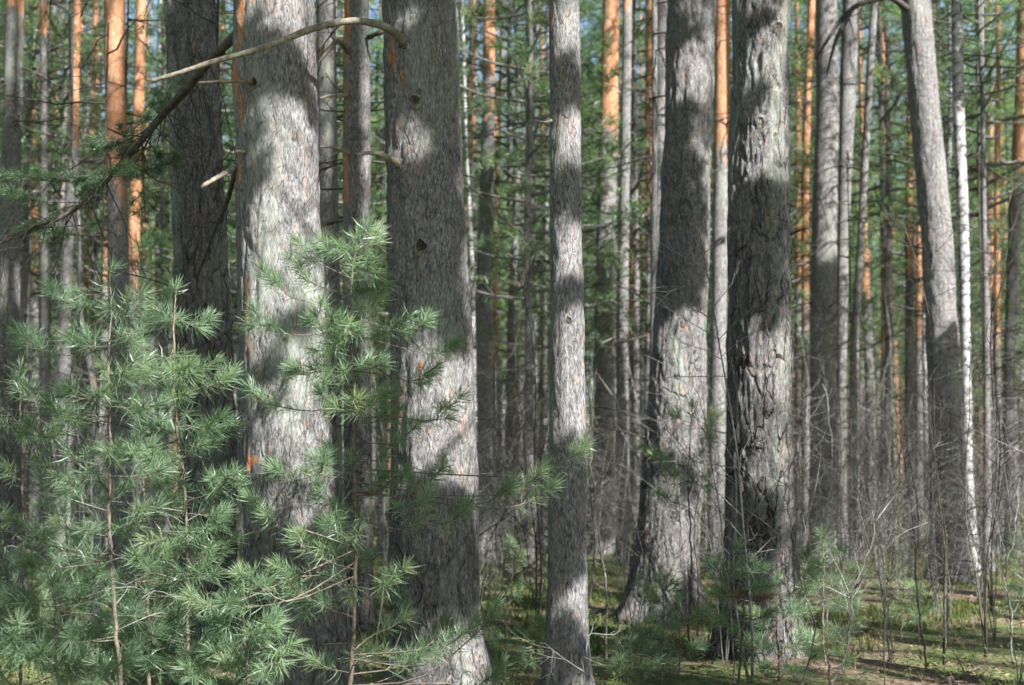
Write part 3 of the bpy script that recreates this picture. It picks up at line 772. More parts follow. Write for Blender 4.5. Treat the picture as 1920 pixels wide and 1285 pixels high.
tree('slim pine lit orange along its trunk right of the dark gap pine', 34, [(100, 936, 944), (430, 925, 935), (640, 924, 934), (860, 922, 936)], H=18, orange_py=760, detail=(24, .14), seed=52)
tree('grey slim pine directly right of the orange-and-black pine', 25, [(-20, 1168, 1186), (430, 1160, 1180), (640, 1156, 1178), (860, 1154, 1180)], H=18, orange_py=150, detail=(32, .1), seed=53)
tree('thin orange pine in the gap before the leaning thick pine', 36, [(-20, 1180, 1190), (430, 1182, 1194), (860, 1182, 1196)], H=18, orange_py=700, detail=(24, .14), seed=54)
tree('sunlit pale pine with a warm top left of the thin dark dead-looking pine', 29, [(-20, 1210, 1224), (200, 1210, 1225), (430, 1212, 1227), (860, 1206, 1224)], H=19, orange_py=480, detail=(28, .12), seed=58)
# right gap
tree('left one of two orange pines standing together beside the thickest dark pine', 30, [(-20, 1489, 1497), (200, 1491, 1502), (430, 1490, 1504), (640, 1490, 1506), (860, 1490, 1508)], H=19, orange_py=680, detail=(28, .12), seed=59)
tree('right one of two orange pines standing together beside the thickest dark pine', 28, [(-20, 1516, 1530), (200, 1506, 1520), (430, 1502, 1516), (640, 1503, 1518), (860, 1502, 1520)], H=19, orange_py=640, detail=(28, .12), seed=60)
tree('dark slim pine leaning right, right of the narrow pale sunlit pine', 24, [(-20, 1634, 1648), (100, 1626, 1640), (430, 1608, 1622), (640, 1594, 1610), (860, 1590, 1610)], H=17, detail=(30, .1), seed=61, dead=(2, 3))
tree('slim orange pine midway between the pale sunlit pine and the leaning pine', 33, [(100, 1650, 1660), (300, 1650, 1664), (430, 1654, 1668), (640, 1652, 1666), (860, 1650, 1668)], H=18, orange_py=700, detail=(26, .13), seed=62)
tree('dark reddish pine behind and left of the leaning pine', 31, [(100, 1700, 1712), (430, 1698, 1714), (860, 1696, 1714)], H=18, orange_py=560, detail=(26, .13), seed=64)
tree('slim bright orange pine touching the left edge of the leaning pine', 34, [(200, 1722, 1732), (430, 1718, 1730), (640, 1716, 1728), (860, 1716, 1730)], H=18, orange_py=720, detail=(26, .13), seed=65)
tree('black slender stem right of the scarred birch', 22, [(-20, 1836, 1844), (430, 1840, 1850), (640, 1844, 1856), (860, 1844, 1858), (1000, 1842, 1860)], H=13, detail=(26, .1), seed=66, dead=(1.5, 3), crown='young', crown_z=7)
tree('orange pine between the black slender stem and the right edge', 33, [(200, 1866, 1876), (430, 1864, 1876), (640, 1862, 1876), (860, 1860, 1878)], H=19, orange_py=720, detail=(26, .13), seed=67)
tree('paler orange pine hugging the black slender stem', 37, [(200, 1854, 1862), (430, 1850, 1862), (860, 1852, 1866)], H=19, orange_py=650, detail=(26, .13), seed=68)

#SECTION_FILL
# ------------------------------------------------------------------ forest fill, shared meshes
def shared_trunk(seed, H, r, species='pine'):
    """a whole far trunk with its orange upper half, axis through the origin"""
    rng = np.random.default_rng(seed)
    zs = np.linspace(-.2, H, 60); n = 14; th = np.arange(n) / n * 2 * np.pi
    cx = np.cumsum(rng.normal(size=60)) * .012; cy = np.cumsum(rng.normal(size=60)) * .012
    rr = r * (1 - .8 * np.clip(zs, 0, H) / H) * (1 + .3 * np.exp(-np.clip(zs, 0, 9) / .3))
    rad = rr[:, None] * (1 + (rng.random((60, n)) - .5) * .12)
    v = np.stack([rad * np.cos(th) + cx[:, None], rad * np.sin(th) + cy[:, None], np.repeat(zs[:, None], n, 1)], -1)
    oz = rng.uniform(5, 9.5)
    tin = np.clip((zs - oz) / 1.8, 0, 1)[:, None] * np.ones((1, n))
    i = np.arange(59)[:, None] * n; j = np.arange(n)[None]; j2 = (j + 1) % n
    mb = MB(); mb.add(v.reshape(-1, 3), np.stack([i + j, i + j2, i + n + j2, i + n + j], -1).reshape(-1, 4), 0, tin.ravel())
    return mb.mesh('trunk', [BARK if species == 'pine' else BIRCH])

SUNRAYS = [at(px_, 600, y_)[:2] for px_, y_ in [(1765, 19.6), (1550, 23.7), (1578, 25.4), (1818, 20.5), (22, 17.8), (1137, 26.7), (1350, 22.3), (215, 18.3), (252, 26.8), (130, 25.8), (1497, 29.5), (1510, 27.5), (530, 9.2), (810, 9.7), (1060, 9.8), (1250, 14.7), (1425, 11.7)]]
FAR_T = [shared_trunk(400 + k, 22, .16 + .02 * (k % 4)) for k in range(8)]
FAR_B = [shared_trunk(430 + k, 14, .075, 'birch') for k in range(3)]
YT = [shared_trunk(450 + k, 12.5, .075) for k in range(3)]

placed = [(o.location.x, o.location.y) for o in COL.objects if o.parent is None and o.get('category') == 'tree']
rr = random.Random(5)
def free(x, y, d):
    return all((x - a) ** 2 + (y - b) ** 2 > d * d for a, b in placed)
def in_sun(x, y, w=1.9):
    a = np.array([x, y]); h = SUN[:2] / np.linalg.norm(SUN[:2])
    for p in SUNRAYS:
        v = a - p; t_ = v @ h
        if 0 < t_ < 24 and abs(v[0] * h[1] - v[1] * h[0]) < w: return True
    return False
def spot(y0, y1, d, margin=1.18, pw=1.0, sun=0):
    for _ in range(400):
        y = y0 + (y1 - y0) * rr.random() ** pw
        x = rr.uniform(-1, 1) * (.36 * y * margin + 1)
        if free(x, y, d) and not (sun and in_sun(x, y, sun)):
            placed.append((x, y)); return x, y
    return None

def copy_thing(name, parts, x, y, label, cat, group, rz, s, sz=1.0):
    t = thing(name, (x, y, float(gh(x, y))), label, cat, group, rz, s)
    for nm, me, z, sc in parts:
        c = link(nm, me, t, (0, 0, z)); c.scale = sc
    return t

for k in range(56):
    p = spot(31, 84, 1.6, sun=.8)
    if not p: continue
    cz = rr.uniform(7.5, 10.5)
    copy_thing('pine_tree', [('trunk', FAR_T[k % 8], 0, (1, 1, 1)), ('crown', PINE_CROWNS[k % 6], cz, (.85, .85, (22.3 - cz) / 12.5))] + ([('dead_branchwork', DEAD_TWIGS[k % 5], rr.uniform(2, 4), (1, 1, 1))] if k % 2 else []),
        *p, 'slim distant pine deep in the wood, seen only through gaps between nearer trunks', 'tree', 'distant pines in the gaps between the trunks', rr.uniform(0, 6.28), rr.uniform(.85, 1.12))
for k in range(16):
    p = spot(28, 60, 1.2)
    copy_thing('birch_tree', [('trunk', FAR_B[k % 3], 0, (1, 1, 1)), ('branchwork', DEAD_TWIGS[k % 5], 5, (1, 1, 1.3))], *p,
        'thin white birch stem deep in the wood, behind the nearer trunks', 'tree', 'distant birches deep in the wood', rr.uniform(0, 6.28), rr.uniform(.8, 1.1))
for k in range(140):
    p = spot(23, 75, 1.0, sun=1.4)
    if not p: continue
    cz = rr.uniform(2.6, 4.6)
    copy_thing('young_pine', [('trunk', YT[k % 3], 0, (1, 1, 1)), ('crown', YOUNG_CROWNS[k % 5], cz, (1, 1, (12.7 - cz) / 8.5)), ('dead_branchwork', DEAD_TWIGS[k % 5], .8, (.6, .6, .5))],
        *p, 'bushy green young pine of middle height filling a gap behind the trunks', 'tree', 'young pines growing behind the trunks', rr.uniform(0, 6.28), rr.uniform(.9, 1.5))

# the bushy young pines one can tell apart in the gaps
for k, (px_, y_, cz, sc, lab) in enumerate([
    (955, 27, 5.6, 1.25, 'bushy young pine filling the upper left part of the central gap'),
    (1000, 31, 4.2, 1.35, 'broad dark green young pine in the right half of the central gap'),
    (1195, 29, 5.4, 1.2, 'bushy young pine between the orange-and-black pine and the leaning thick grey pine'),
    (1665, 30, 4.6, 1.45, 'wide young pine spreading between the pale sunlit pine and the leaning pine'),
    (1855, 27, 4.4, 1.45, 'shaggy young pine right of the scarred birch'),
    (1780, 34, 5.0, 1.3, 'young pine crown showing behind the scarred birch'),
    (105, 28, 5.2, 1.3, 'bushy young pine between the far left orange pine and the deep-orange pine'),
    (172, 33, 5.0, 1.3, 'young pine close behind the deep-orange pine on its left'),
    (620, 25, 4.2, 1.1, 'dark young pine in the gap between the two thick grey pines')]):
    x_ = (px_ - 960) / F * y_
    copy_thing('young_pine', [('trunk', YT[k % 3], 0, (1, 1, 1)), ('crown', YOUNG_CROWNS[(k * 2) % 5], cz, (1.15, 1.15, (12.7 - cz) / 8.5)), ('dead_branchwork', DEAD_TWIGS[k % 5], 1.0, (.6, .6, .6))],
        x_, y_, lab, 'tree', None, k * 2.1, sc)
    placed.append((x_, y_))

# unseen trees added beyond the right and left edge to shade the picture
SHADE = [(3.03, 4.6), (4.0, 7.7), (6.2, 11.0), (8.6, 14.5), (5.2, 2.0), (6.3, 4.6), (6.6, 7.6), (8.5, 2.0), (12.2, 9.0), (9.1, 4.7), (3.6, -2.5), (9.5, -1.5), (-7.5, 8.0), (-9, 14)]
for k in range(30):
    ok_ = False
    for _ in range(200):
        y = rr.uniform(-6, 27); x = .36 * y * 1.18 + 1.5 + rr.uniform(0, 20) if y > 0 else rr.uniform(7, 20)
        if x > 4.5 and free(x, y, 2.2) and not in_sun(x, y, .5) and all((x - a) ** 2 + (y - b) ** 2 > 5 for a, b in SHADE): ok_ = True; break
    if ok_: SHADE.append((x, y))
BEHIND = [(-3, -4), (1, -7), (-7, -1), (-10, 4), (-6.5, -9), (-1, -12), (4, -13), (-12, -5), (-13, 10), (-8.5, 11), (-12, 18), (-15, 24), (-11, 15), (-17, 15), (-4, -15), (-16, 1), (-5.5, 4.0), (-15, 30), (1.5,-3.5)]  # unseen trees added round the camera to hold back skylight
# gaps cut into those crowns so that the sun reaches the trunks, saplings and ground
SUNNY = [(520, 20, 9.2, .12), (560, 200, 9.2, .2), (550, 265, 9.2, .2), (595, 330, 9.2, .1), (590, 440, 9.2, .12), (560, 520, 9.2, .15), (580, 680, 9.2, .2), (500, 650, 9.2, .12), (570, 820, 9.2, .22), (600, 880, 9.2, .14),
  (770, 25, 9.7, .15), (760, 230, 9.7, .2), (790, 270, 9.7, .18), (750, 290, 9.7, .12), (790, 670, 9.7, .22), (770, 730, 9.7, .22), (820, 740, 9.7, .34), (780, 860, 9.7, .2), (860, 830, 9.7, .25), (800, 800, 9.7, .25), (840, 880, 9.7, .15), (810, 1180, 9.7, .15), (850, 1230, 9.7, .3), (800, 1265, 9.7, .2),
  (1060, 60, 9.8, .1), (1060, 270, 9.8, .14), (1060, 470, 9.8, .16), (1060, 640, 9.8, .14), (1065, 720, 9.8, .18), (1065, 790, 9.8, .15), (1070, 1150, 9.8, .1),
  (1290, 120, 14.7, 0.26), (1270, 640, 14.7, 0.34), (1260, 720, 14.7, 0.42), (1215, 960, 14.7, 0.34), (1210, 1030, 14.7, 0.42), (1220, 1080, 14.7, 0.42), (1280, 980, 14.7, 0.26),
  (1440, 80, 11.7, 0.20), (1450, 230, 11.7, 0.26), (1430, 260, 11.7, 0.20), (1440, 660, 11.7, 0.17), (1440, 850, 11.7, 0.17), (1400, 620, 11.7, 0.17),
  (680, 460, 8.2, .3), (640, 520, 8.2, .2), (850, 650, 8.4, .15), (500, 910, 8, .3), (560, 1010, 8, .25), (420, 1125, 7.8, .3), (290, 1050, 8.1, .3), (340, 700, 8, .2), (100, 760, 8, .3), (60, 830, 8.2, .3), (380, 1030, 8.2, .2), (1000, 900, 8.4, .25), (740, 600, 8.2, .15), (590, 740, 8.2, .2), (920, 1150, 8.3, .25), (360, 590, 8.4, .15),
  (1000, 1130, 17, .8), (930, 1100, 19, .8), (1400, 1100, 19.5, .6), (1650, 1090, 20, .6), (1900, 1160, 15, .6), (1120, 1190, 13.5, .5), (1480, 1230, 12, .4), (1750, 1262, 11.2, .5), (160, 640, 7.7, .2), (240, 720, 7.7, .2), (120, 900, 7.7, .25), (230, 850, 7.8, .2), (60, 990, 7.8, .25), (160, 1090, 7.7, .25), (480, 1200, 8, .2), (800, 610, 8.2, .15), (470, 940, 8, .2), (960, 1060, 24, .9), (1750, 1130, 17, .9), (1850, 1125, 17.5, .7), (1600, 1200, 13.3, .5), (1850, 1240, 11.9, .6), (1200, 1260, 11.2, .4), (100, 1235, 12, .5), (1660, 1240, 11.9, .4), (1540, 1050, 11.4, .2), (1270, 860, 12.4, .25), (1440, 1150, 10.7, .2), (1620, 1030, 10.5, .2),
  (1755, 60, 19.6, .35), (1750, 180, 19.6, .4), (1765, 300, 19.6, .4), (1775, 420, 19.6, .35), (1780, 560, 19.6, .35), (1550, 60, 23.7, .35), (1555, 180, 23.7, .3), (1550, 300, 23.7, .25), (1545, 440, 23.7, .35), (1580, 150, 25.4, .3), (1580, 330, 25.4, .3), (1578, 500, 25.4, .35), (1577, 660, 25.4, .35), (1577, 820, 25.4, .35), (1577, 950, 25.4, .3), (1825, 900, 20.5, .2), (1820, 1020, 20.5, .3), (1805, 560, 20.5, .3), (1810, 720, 20.5, .3),
  (25, 40, 17.8, .3), (22, 160, 17.8, .4), (20, 540, 17.8, .2), (1140, 60, 26.7, .4), (1140, 200, 26.7, .45), (1135, 330, 26.7, .4), (1132, 430, 26.7, .3), (1352, 120, 22.3, .4), (1350, 300, 22.3, .35), (1346, 430, 22.3, .25), (1345, 880, 22.3, .4), (215, 60, 18.3, .2), (220, 330, 18.3, .2), (255, 100, 26.8, .5), (250, 420, 26.8, .4), (125, 500, 25.8, .4), (135, 260, 25.8, .4)]
WIN = [(at(a, b, c), r * (.82 if 9.0 < c < 9.75 else 1)) for a, b, c, r in SUNNY]
# foliage pads added to the same crowns to throw the clear shadows (photo pixel, distance, pad radius)
SHADY = [(455, 60, 9.2, .16), (500, 95, 9.2, .16), (550, 120, 9.2, .18), (600, 140, 9.2, .16), (480, 330, 9.2, .12), (560, 345, 9.2, .16), (600, 385, 9.2, .12), (540, 605, 9.2, .10), (580, 590, 9.2, .08), (480, 720, 9.2, .14), (550, 735, 9.2, .08),
  (470, 960, 9.2, .22), (520, 1010, 9.2, .25), (590, 1040, 9.2, .25), (480, 1090, 9.2, .25), (560, 1120, 9.2, .3), (620, 1160, 9.2, .25), (490, 1190, 9.2, .3), (590, 1240, 9.2, .3), (500, 1270, 9.2, .25), (460, 800, 9.2, .14), (455, 480, 9.2, .10), (500, 420, 9.2, .16), (450, 560, 9.2, .12), (460, 250, 9.2, .12), (455, 160, 9.2, .14), (520, 800, 9.2, .08),
  (740, 110, 9.7, .14), (800, 90, 9.7, .18), (840, 60, 9.7, .2), (850, 150, 9.7, .2), (800, 165, 9.7, .15), (855, 250, 9.7, .2), (740, 370, 9.7, .2), (800, 370, 9.7, .22), (855, 370, 9.7, .22), (760, 450, 9.7, .22), (830, 450, 9.7, .25), (760, 530, 9.7, .22), (830, 530, 9.7, .22), (870, 590, 9.7, .2), (770, 590, 9.7, .14), (820, 590, 9.7, .16), (750, 690, 9.7, .1),
  (780, 960, 9.7, .18), (850, 970, 9.7, .2), (760, 1020, 9.7, .22), (830, 1030, 9.7, .25), (880, 1020, 9.7, .2), (760, 1100, 9.7, .22), (830, 1095, 9.7, .2), (880, 1100, 9.7, .2), (755, 1170, 9.7, .14), (750, 1240, 9.7, .12),
  (1045, 145, 9.8, .12), (1075, 170, 9.8, .14), (1045, 190, 9.8, .1), (1060, 355, 9.8, .12), (1080, 380, 9.8, .10), (1050, 565, 9.8, .06), (1080, 555, 9.8, .06), (1050, 880, 9.8, .14), (1080, 900, 9.8, .13), (1060, 955, 9.8, .15), (1060, 1020, 9.8, .15), (1050, 1085, 9.8, .12), (1040, 1200, 9.8, .12), (1080, 1240, 9.8, .12),
  (1270, 40, 14.6, .25), (1320, 60, 14.6, .2), (1290, 200, 14.6, .22), (1270, 300, 14.6, .28), (1310, 300, 14.6, .25), (1260, 390, 14.6, .3), (1310, 390, 14.6, .28), (1260, 480, 14.6, .3), (1305, 480, 14.6, .3), (1255, 560, 14.6, .25), (1300, 560, 14.6, .22), (1230, 640, 14.6, .15), (1240, 850, 14.6, .25), (1290, 860, 14.6, .28), (1290, 800, 14.6, .2), (1300, 920, 14.6, .2), (1295, 1080, 14.6, .2), (1290, 1140, 14.6, .25),
  (1400, 30, 11.6, .22), (1450, 25, 11.6, .18), (1395, 110, 11.6, .16), (1400, 190, 11.6, .14), (1420, 170, 11.6, .10), (1450, 140, 11.6, .09), (1385, 280, 11.6, .16), (1470, 330, 11.6, .16), (1400, 350, 11.6, .22), (1450, 380, 11.6, .22), (1390, 430, 11.6, .22), (1450, 450, 11.6, .24), (1390, 510, 11.6, .22), (1450, 520, 11.6, .24), (1390, 570, 11.6, .2), (1450, 580, 11.6, .2), (1390, 690, 11.6, .2), (1455, 715, 11.6, .14), (1390, 770, 11.6, .2), (1450, 780, 11.6, .22), (1390, 840, 11.6, .18), (1390, 920, 11.6, .22), (1450, 940, 11.6, .2), (1420, 1010, 11.6, .25), (1420, 1090, 11.6, .2), (1390, 1160, 11.6, .22)]
SHADY += [(x_, y_, 12.1, .26) for y_ in range(0, 1000, 70) for x_ in (345, 400)] + [(1765 + 22 * ((y_ // 50) % 2), y_, 19.6, .52) for y_ in range(660, 1080, 50)] + [(1545, y_, 23.7, .52) for y_ in range(530, 1000, 60)] + [(1132, y_, 26.7, .42) for y_ in range(490, 1000, 60)] + [(15, y_, 17.8, .36) for y_ in list(range(260, 500, 60)) + list(range(600, 1000, 60))] + [(910, y_, 24.7, .35) for y_ in range(320, 980, 60)]
PADS = {}
for a, b, c, r in SHADY:
    p = at(a, b, c); best = None
    for k, (x, y) in enumerate(SHADE):
        cz = 6.0 + (k * 37 % 5) * .7
        if y > 32: continue
        for tt in np.arange(6.5, 26, .5):
            q = p + SUN * tt
            if not (max(5.0, cz - 1.0) < q[2] < 17): continue
            hd = math.hypot(q[0] - x, q[1] - y)
            vis = abs(q[0]) < .37 * max(q[1], 0) and q[2] < 1.7 + .35 * max(q[1], 0)
            cost = hd * .6 + .22 * tt + (50 if vis else 0)
            if best is None or cost < best[0]: best = (cost, k, q - np.array([x, y, float(gh(x, y)) + cz]))
    PADS.setdefault(best[1], []).append((best[2], r, best[0]))
PADREACH = max(q[2] for v in PADS.values() for q in v)
for k, (x, y) in enumerate(SHADE):
    cz = 6.0 + (k * 37 % 5) * .7
    if y < 30:
        rng = np.random.default_rng(700 + k); mb = MB(); Hc = 22.3 - cz
        tube(mb, np.array([[0, 0, -.3], [0, 0, Hc * .5], [.05, .05, Hc]]), [.07, .045, .012], 6, 1)
        crown_into(mb, rng, Hc, 1.9 if k < 7 else 2.4, 40, pad=.85, per=11, windows=WIN, worldpos=np.array([x, y, float(gh(x, y)) + cz]))
        for (q, r, _c) in PADS.get(k, ()):
            hb = q[2] - .25 * math.hypot(q[0], q[1]) - .1
            tube(mb, smooth_path([[0, 0, max(hb, -.25)], q * [.5, .5, 0] + [0, 0, (max(hb, -.25) + q[2]) / 2 - .1], q], 6), np.linspace(.02, .006, 6), 4, 1)
            nt = int(110 * (r / .3) ** 2) + 16
            off = unit(rng.normal(size=(nt, 3))) * (rng.random((nt, 1)) ** (1 / 3)) * r * .85
            pos = q + off; wpos = pos + np.array([x, y, float(gh(x, y)) + cz]); keep = np.ones(nt, bool)
            for (wp, wr) in WIN:
                v = wpos - wp; t_ = v @ SUN; keep &= ~((t_ > 0) & (np.linalg.norm(v - t_[:, None] * SUN, axis=1) < wr * .8))
            if keep.any(): tufts(mb, pos[keep], off[keep] + [0, 0, .3], 14, .11, .021, rng, 0, np.clip(.5 + rng.normal(size=keep.sum()) * .15, 0, 1))
        cm = mb.mesh('crown', [CROWN, BARK], False)
        parts = [('trunk', FAR_T[k % 8], 0, (1.1, 1.1, 1)), ('crown', cm, cz, (1, 1, 1))]
    else:
        parts = [('trunk', FAR_T[k % 8], 0, (1.1, 1.1, 1)), ('crown', PINE_CROWNS[(k * 5 + 1) % 6], cz, (1.1, 1.1, (22.3 - cz) / 12.5))]
    copy_thing('pine_tree', parts, x, y, 'unseen pine added beyond the picture edge, its crown shaped to throw dappled shade on the trunks', 'tree', 'unseen pines added for shade beyond the picture edge', 0, 1.0)

for k, (x, y) in enumerate(BEHIND):
    cz = 4.5 + (k * 37 % 5) * .7
    copy_thing('pine_tree', [('trunk', FAR_T[k % 8], 0, (1.1, 1.1, 1)), ('crown', PINE_CROWNS[(k * 5 + 1) % 6], cz, (1.3, 1.3, (22.3 - cz) / 12.5))],
        x, y, 'unseen pine added to block skylight, beside or behind the spot the picture is taken from', 'tree', 'unseen pines added to block skylight', k * 1.3, 1.0)

# far woodland, one mass
def far_woodland():
    rng = np.random.default_rng(91); mb = MB()
    for k in range(330):
        y = rng.uniform(82, 125); x = rng.uniform(-1, 1) * (.36 * y * 1.25 + 3)
        z = float(gh(x, y)); h = rng.uniform(20, 28); r = rng.uniform(.10, .2)
        zs = np.linspace(-.3, h, 9)
        P = np.stack([x + rng.normal() * .2 + np.cumsum(rng.normal(size=9)) * .06, np.full(9, y), z + zs], 1)
        n0 = mb.n; tube(mb, P, r * (1 - .75 * zs / h), 6, 1, .9 if rng.random() < .5 else 0.0)
        for _ in range(7):
            q = P[5] * 1.0; q = q + rng.normal(size=3) * [1.1, 1.1, 3.6]
        n = 150
        C = np.stack([P[6, 0] + rng.normal(size=n) * 1.2, y + rng.normal(size=n) * 1.2, z + rng.uniform(h * .35, h, n)], 1)
        tufts(mb, C, rng.normal(size=(n, 3)) * .5 + [0, 0, .5], 8, .5, .075, rng, 0, np.clip(.5 + rng.normal(size=n) * .2, 0, 1))
    n = 20000
    y = rng.uniform(84, 128, n); x = rng.uniform(-1, 1, n) * (.36 * y * 1.25 + 3)
    C = np.stack([x, y, gh(x, y) + rng.random(n) * 22], 1)
    tufts(mb, C, rng.normal(size=(n, 3)) * .5 + [0, 0, .6], 7, .6, .08, rng, 0, np.clip(.55 + rng.normal(size=n) * .25, 0, 1))
    o = link('far_woodland', mb.mesh('far_woodland', [CROWN, BARK], False))
    tag(o, 'far-off pine wood reading as one green and grey mass behind everything', 'woodland', None, 'stuff')
far_woodland()

#SECTION_UNDERSTORY
# ------------------------------------------------------------------ ground
def ground():
    def axis(a, b, d0, g):
        out = [0.0]; d = d0
        while out[-1] < b: out.append(out[-1] + d); d *= g
        return np.array(out)
    xp = axis(0, 240, .22, 1.035); xs = np.concatenate([-xp[:0:-1], xp])
    ys = np.concatenate([np.arange(-30, 5, 1.0), np.arange(5, 40, .2), 40 + axis(0, 300, .25, 1.05)])
    X, Y = np.meshgrid(xs, ys); Z = gh(X, Y)
    n, m = X.shape
    i = np.arange(n - 1)[:, None] * m; j = np.arange(m - 1)[None]
    f = np.stack([i + j, i + j + 1, i + m + j + 1, i + m + j], -1).reshape(-1, 4)
    mb = MB(); mb.add(np.stack([X, Y, Z], -1).reshape(-1, 3), f)
    o = link('ground', mb.mesh('ground', [floor_mat()])); o['kind'] = 'structure'
ground()

def scatter(n, y0, y1, pw=1.6, margin=1.15):
    y = y0 + (y1 - y0) * RNG.random(n) ** pw
    x = RNG.uniform(-1, 1, n) * (.36 * y * margin + .5)
    return x, y

def grass():
    mb = MB(); rng = RNG
    x, y = scatter(24000, 7.5, 60)
    dens = fbm(np.stack([x * .45, y * .45, 0 * x + 3], -1), 3)
    k = dens > .47; x, y = x[k], y[k]
    z = gh(x, y)
    K = 11; n = len(x)
    P = np.repeat(np.stack([x, y, z - .01], 1), K, 0) + rng.normal(size=(n * K, 3)) * [.05, .05, 0]
    h = (np.repeat(rng.uniform(.04, .15, n), K) * rng.uniform(.6, 1.2, n * K))[:, None]
    a = rng.uniform(0, 6.283, n * K); D = np.stack([np.cos(a), np.sin(a), 0 * a], 1)
    S = np.stack([-np.sin(a), np.cos(a), 0 * a], 1) * (np.repeat(.0022 + y * .00022, K))[:, None]
    le = rng.uniform(.15, .9, n * K)[:, None]
    M = P + np.array([0, 0, .6]) * h + D * h * le * .25; E = P + np.array([0, 0, .9]) * h + D * h * le
    v = np.stack([P - S, P + S, M - S * .8, M + S * .8, E], 1).reshape(-1, 3)
    b = np.arange(n * K)[:, None] * 5
    f = np.concatenate([b + np.array([[0, 1, 3]]), b + np.array([[0, 3, 2]]), b + np.array([[2, 3, 4]])])
    t = np.clip(np.repeat(rng.random(n), K) * .7 + rng.random(n * K) * .35, 0, 1)
    mb.add(v, f, 0, np.repeat(t, 5))
    o = link('grass', mb.mesh('grass', [GRASS], False)); tag(o, 'short grass and moss tufts on the forest floor', 'grass', None, 'stuff')
grass()

def litter():
    mb = MB(); rng = RNG
    x, y = scatter(52000, 7.5, 46, 1.9)
    n = len(x); z = gh(x, y) + rng.uniform(.004, .03, n)
    P = np.stack([x, y, z], 1)
    a = rng.uniform(0, 6.283, n); tl = rng.normal(size=n) * .35
    D = np.stack([np.cos(a) * np.cos(tl), np.sin(a) * np.cos(tl), np.sin(tl)], 1)
    S = unit(np.cross(D, rng.normal(size=(n, 3)) * .4 + [0, 0, 1]))
    long_ = rng.random(n) < .45
    L = np.where(long_, rng.uniform(.05, .34, n), rng.uniform(.02, .055, n))[:, None]; w = np.where(long_, rng.uniform(.003, .009, n), rng.uniform(.012, .034, n))[:, None]
    v = np.stack([P - D * L * .5, P + S * w * .5 , P + D * L * .5, P - S * w * .5], 1).reshape(-1, 3)
    f = np.arange(n * 4).reshape(-1, 4)
    mb.add(v, f, 0, np.repeat(np.clip(rng.random(n), 0, 1), 4))
    o = link('litter', mb.mesh('litter', [LITTER], False)); tag(o, 'brown leaf and needle litter strewn over the ground', 'litter', None, 'stuff')
litter()

def ground_cover():
    mb = MB(); rng = RNG
    x, y = scatter(5200, 8, 40, 1.5)
    k = fbm(np.stack([x * .5, y * .5, 0 * x + 8], -1), 3) > .46; x, y = x[k], y[k]; n = len(x); K = 9
    h = rng.uniform(.08, .26, n)
    base = np.stack([x, y, gh(x, y)], 1); lean = rng.normal(size=(n, 3)) * [.05, .05, 0]
    top = base + lean + np.stack([0 * h, 0 * h, h], 1)
    S = unit(rng.normal(size=(n, 3)) * [1, 1, 0]) * .0022
    v = np.stack([base - S, base + S, top], 1).reshape(-1, 3); mb.add(v, np.arange(3 * n).reshape(-1, 3), 1, .2)
    u = np.tile(np.linspace(.35, 1, K), n)[:, None]; P = np.repeat(base, K, 0) * (1 - u) + np.repeat(top, K, 0) * u
    a = rng.uniform(0, 6.283, n * K); D = np.stack([np.cos(a), np.sin(a), rng.uniform(-.1, .7, n * K)], 1)
    L = rng.uniform(.018, .045, n * K)[:, None]; Sd = unit(np.cross(D, [0, 0, 1.0])) * L * .30
    v = np.stack([P, P + D * L * .5 + Sd, P + D * L, P + D * L * .5 - Sd], 1).reshape(-1, 3)
    mb.add(v, np.arange(4 * n * K).reshape(-1, 4), 0, np.repeat(np.clip(np.repeat(rng.random(n), K) * .6 + rng.random(n * K) * .3, 0, 1), 4))
    o = link('ground_cover', mb.mesh('ground_cover', [GRASS, STEM], False)); tag(o, 'low leafy bilberry sprigs spread over the forest floor', 'ground cover', None, 'stuff')
ground_cover()

# ------------------------------------------------------------------ foreground young pines
sapling('tall young pine in front of the two thick grey pines, its top at centre-left', [(655, 1285), (664, 1150), (668, 1000), (664, 850), (660, 700), (656, 580), (668, 440)], 8.2,
    [(572, 462), (640, 470), (704, 432), (690, 490), (505, 520), (560, 500), (800, 602), (745, 610), (700, 570), (850, 648, .3), (640, 600), (590, 590), (480, 600), (550, 690), (480, 742), (600, 735), (665, 745, -.4), (620, 650), (800, 700), (845, 760), (720, 740), (780, 800),
     (590, 860), (720, 850), (520, 880, -.3), (600, 930), (470, 940), (560, 1010, -.3), (620, 985), (760, 890), (830, 880), (790, 940), (700, 920), (880, 945, 0), (960, 912, .2, .05), (1020, 885, .3, .05), (1100, 835, .4, .1), (1040, 910, .35, .02),
     (450, 1080, -.4), (520, 1060), (350, 1122, -.4, -.25), (420, 1128, -.35, -.25), (480, 1195), (450, 1240), (560, 1120), (620, 1080), (740, 1075), (760, 1140), (690, 1040), (925, 1155, .2), (880, 1180, .1), (850, 1170), (940, 1255, .2), (800, 1210), (590, 1240), (700, 1220)],
    71, auto=10, auto_len=.55, bare_low=.12, r0=.015, tint=.55, dead=8)
sapling('young pine with a bare lower stem left of the thick pale grey pine', [(350, 1285), (353, 1100), (350, 1000), (345, 900), (330, 800), (325, 690), (328, 570), (332, 540)], 8.4,
    [(385, 600), (265, 645), (300, 600), (340, 690, -.4), (375, 690, -.3), (430, 705), (290, 690), (335, 745, -.4), (300, 800), (400, 790), (270, 780), (380, 830), (430, 800), (280, 860), (310, 900), (400, 905), (430, 890), (420, 960), (250, 1045, -.3), (300, 1010), (380, 1030), (420, 1020, -.2), (290, 1075), (370, 1070), (250, 1110), (390, 1190), (320, 1160), (420, 1130), (300, 1240), (380, 1250)],
    72, auto=4, auto_len=.5, bare_low=.1, r0=.0135, tint=.5, dead=10)
